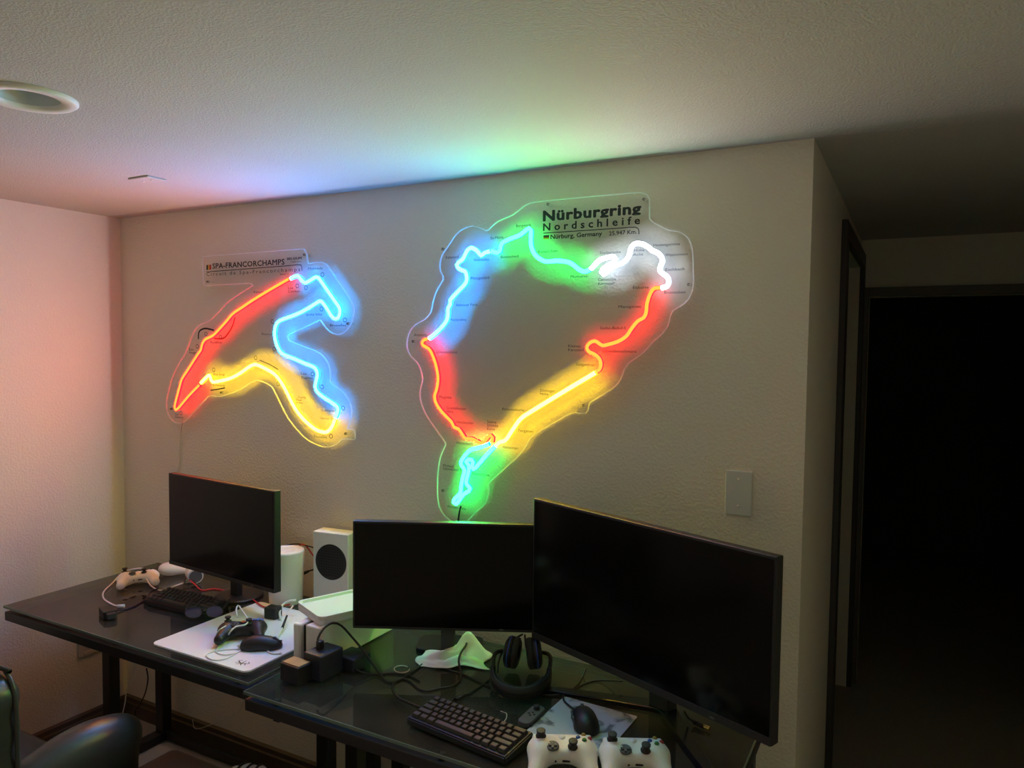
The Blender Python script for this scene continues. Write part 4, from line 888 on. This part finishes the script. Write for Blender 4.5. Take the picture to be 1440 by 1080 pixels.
# hanging under the desks
wcable('hanging_cable', 'pale cable hanging behind the corner desk leg', [at(190, 925, 1, -.05), at(186, 950, 1, -.04), at(178, 972, 1, -.04), at(176, 988, 1, -.05), at(172, 1005, 1, -.06)], .003, WHC)
wcable('hanging_cable', 'black cable hanging from the small box under the corner desk rail', [at(206, 940, 1, -.10), at(208, 955, 1, -.08), at(204, 975, 1, -.06), at(196, 992, 1, -.05), at(190, 1000, 1, -.05), at(191, 1016, 1, -.06)], .003, BLKC)
wcable('hanging_cable', 'thin pale wire drooping along the skirting below the desks', [at(345, 978, 1, -.03), at(337, 1000, 1, -.02), at(320, 1010, 1, -.02), at(300, 1018, 1, -.02), at(275, 1025, 1, -.02), at(271, 1012, 1, -.02)], .0016, CLRC)
p = at(394, 1000, 1, -.66)
wcable('hanging_cable', 'black cable loop hanging below the front rail of the monitor desk', [at(394, 995, 1, -.66), at(386, 1005, 1, -.66), at(385, 1013, 1, -.66), at(392, 1015, 1, -.66), at(400, 1010, 1, -.66), at(404, 1002, 1, -.66)], .0026, BLKC)
wcable('hanging_cable', 'black cable hanging from the monitor desk down beside its legs', [at(458, 1022, 1, -.40), at(462, 1035, 1, -.38), at(463, 1055, 1, -.38), at(459, 1080, 1, -.38), at(458, 1110, 1, -.38)], .004, BLKC)
p = at(205, 935, 1, -.10)
t = thing('junction_box', 'small black box fixed under the corner desk top', 'box', (p[0], -.10, .672))
link('case', boxes('b', [(-.035, .035, -.02, .02, 0, .030)], .003), BLKP, t)
link('clip', boxes('b', [(-.006, .006, -.023, -.019, .008, .02)], .001), CHROME, t)

# ------------------------------------------------------------------ leather armchair and ottoman
t = thing('armchair', 'dark leather armchair with padded arms at the corner desk', 'armchair', (.69, -1.0, 0))
def back_fn(X, Y, Z):
    a = rbox(X, Y, Z, (0, -.14, .57), (.452, .10, .285), .07)
    return a + .003 * np.sin(X * 55) * np.exp(-((Z - .83) / .06) ** 2) + .003 * np.sin(Z * 70) * np.exp(-((np.abs(X) - .44) / .05) ** 2)
link('backrest', surfnet('b', back_fn, (-.48, -.27, .26), (.48, -.02, .88), .0165), LEATHER, t)
for yy in (-.212, -.075):
    link('backrest_piping', tube('p', [(.449, yy, .34), (.452, yy, .60), (.450, yy, .76), (.438, yy, .82), (.405, yy, .85), (.36, yy, .856), (-.36, yy, .856), (-.405, yy, .85), (-.438, yy, .82), (-.450, yy, .76), (-.452, yy, .6), (-.449, yy, .34)], .006, 8, .02), LEATHER, t)
link('seat_cushion', surfnet('s', lambda X, Y, Z: rbox(X, Y, Z, (0, .10, .36), (.345, .145, .075), .05), (-.38, -.08, .26), (.38, .28, .46), .017), LEATHER, t)
for s in (-1, 1):
    def arm_fn(X, Y, Z, s=s):
        x = X * s
        a = rbox(x, Y, Z, (.402, .10, .33), (.058, .185, .24), .05)
        e = ellip(x, Y, Z, (.402, .13, .54), (.066, .17, .075))
        return smin(a, e, .04)
    lo, hi = ((.31, -.12, .06), (.50, .33, .66)) if s > 0 else ((-.50, -.12, .06), (-.31, .33, .66))
    link('armrest', surfnet('a', arm_fn, lo, hi, .0145), LEATHER, t)
link('base', boxes('b', [(-.36, .36, -.20, .24, .10, .30)], .02, 2), LEATHER, t)
for x in (-.32, .32):
    for y in (-.16, .20): link('foot', cyl('f', (x, y, 0), (x, y, .11), .022, .028, 14), TRIMB, t)
t = thing('ottoman', 'brown leather ottoman pushed under the desks beside the armchair', 'ottoman', (1.425, -.855, 0))
link('cushion', surfnet('c', lambda X, Y, Z: rbox(X, Y, Z, (0, 0, .375), (.258, .225, .085), .022), (-.29, -.25, .27), (.29, .25, .48), .013), mat('brown_leather', (.16, .10, .08), .4, noise=.2, nscale=15, bump=.1, bscale=150), t)
link('base', boxes('b', [(-.24, .24, -.21, .21, .05, .30)], .01), BLKS, t)
for x in (-.21, .21):
    for y in (-.18, .18): link('foot', cyl('f', (x, y, 0), (x, y, .06), .02, n=12), BLKS, t)

# bundle lying at the far edge of the ottoman
p = at(405, 1080, 2, .46)
t = thing('fabric_bundle', 'small pale striped fabric bundle on the ottoman', 'fabric', (p[0] - .01, min(p[1], -.69), .46), math.radians(20))
link('bundle', surfnet('f', lambda X, Y, Z: ellip(X, Y, Z, (0, 0, .035), (.07, .05, .036)) + .002 * np.sin(X * 160), (-.085, -.065, -.006), (.085, .065, .08), .006), mat('pale_fabric', (.6, .56, .5), .9), t)
for dx in (-.025, .0, .025):
    link('stripe', tube('s', [(dx, .05 * math.cos(a) * .96, .035 + .0365 * math.sin(a) * .99) for a in [math.radians(d_) for d_ in range(10, 171, 16)]], .0035, 6), BLKS, t)
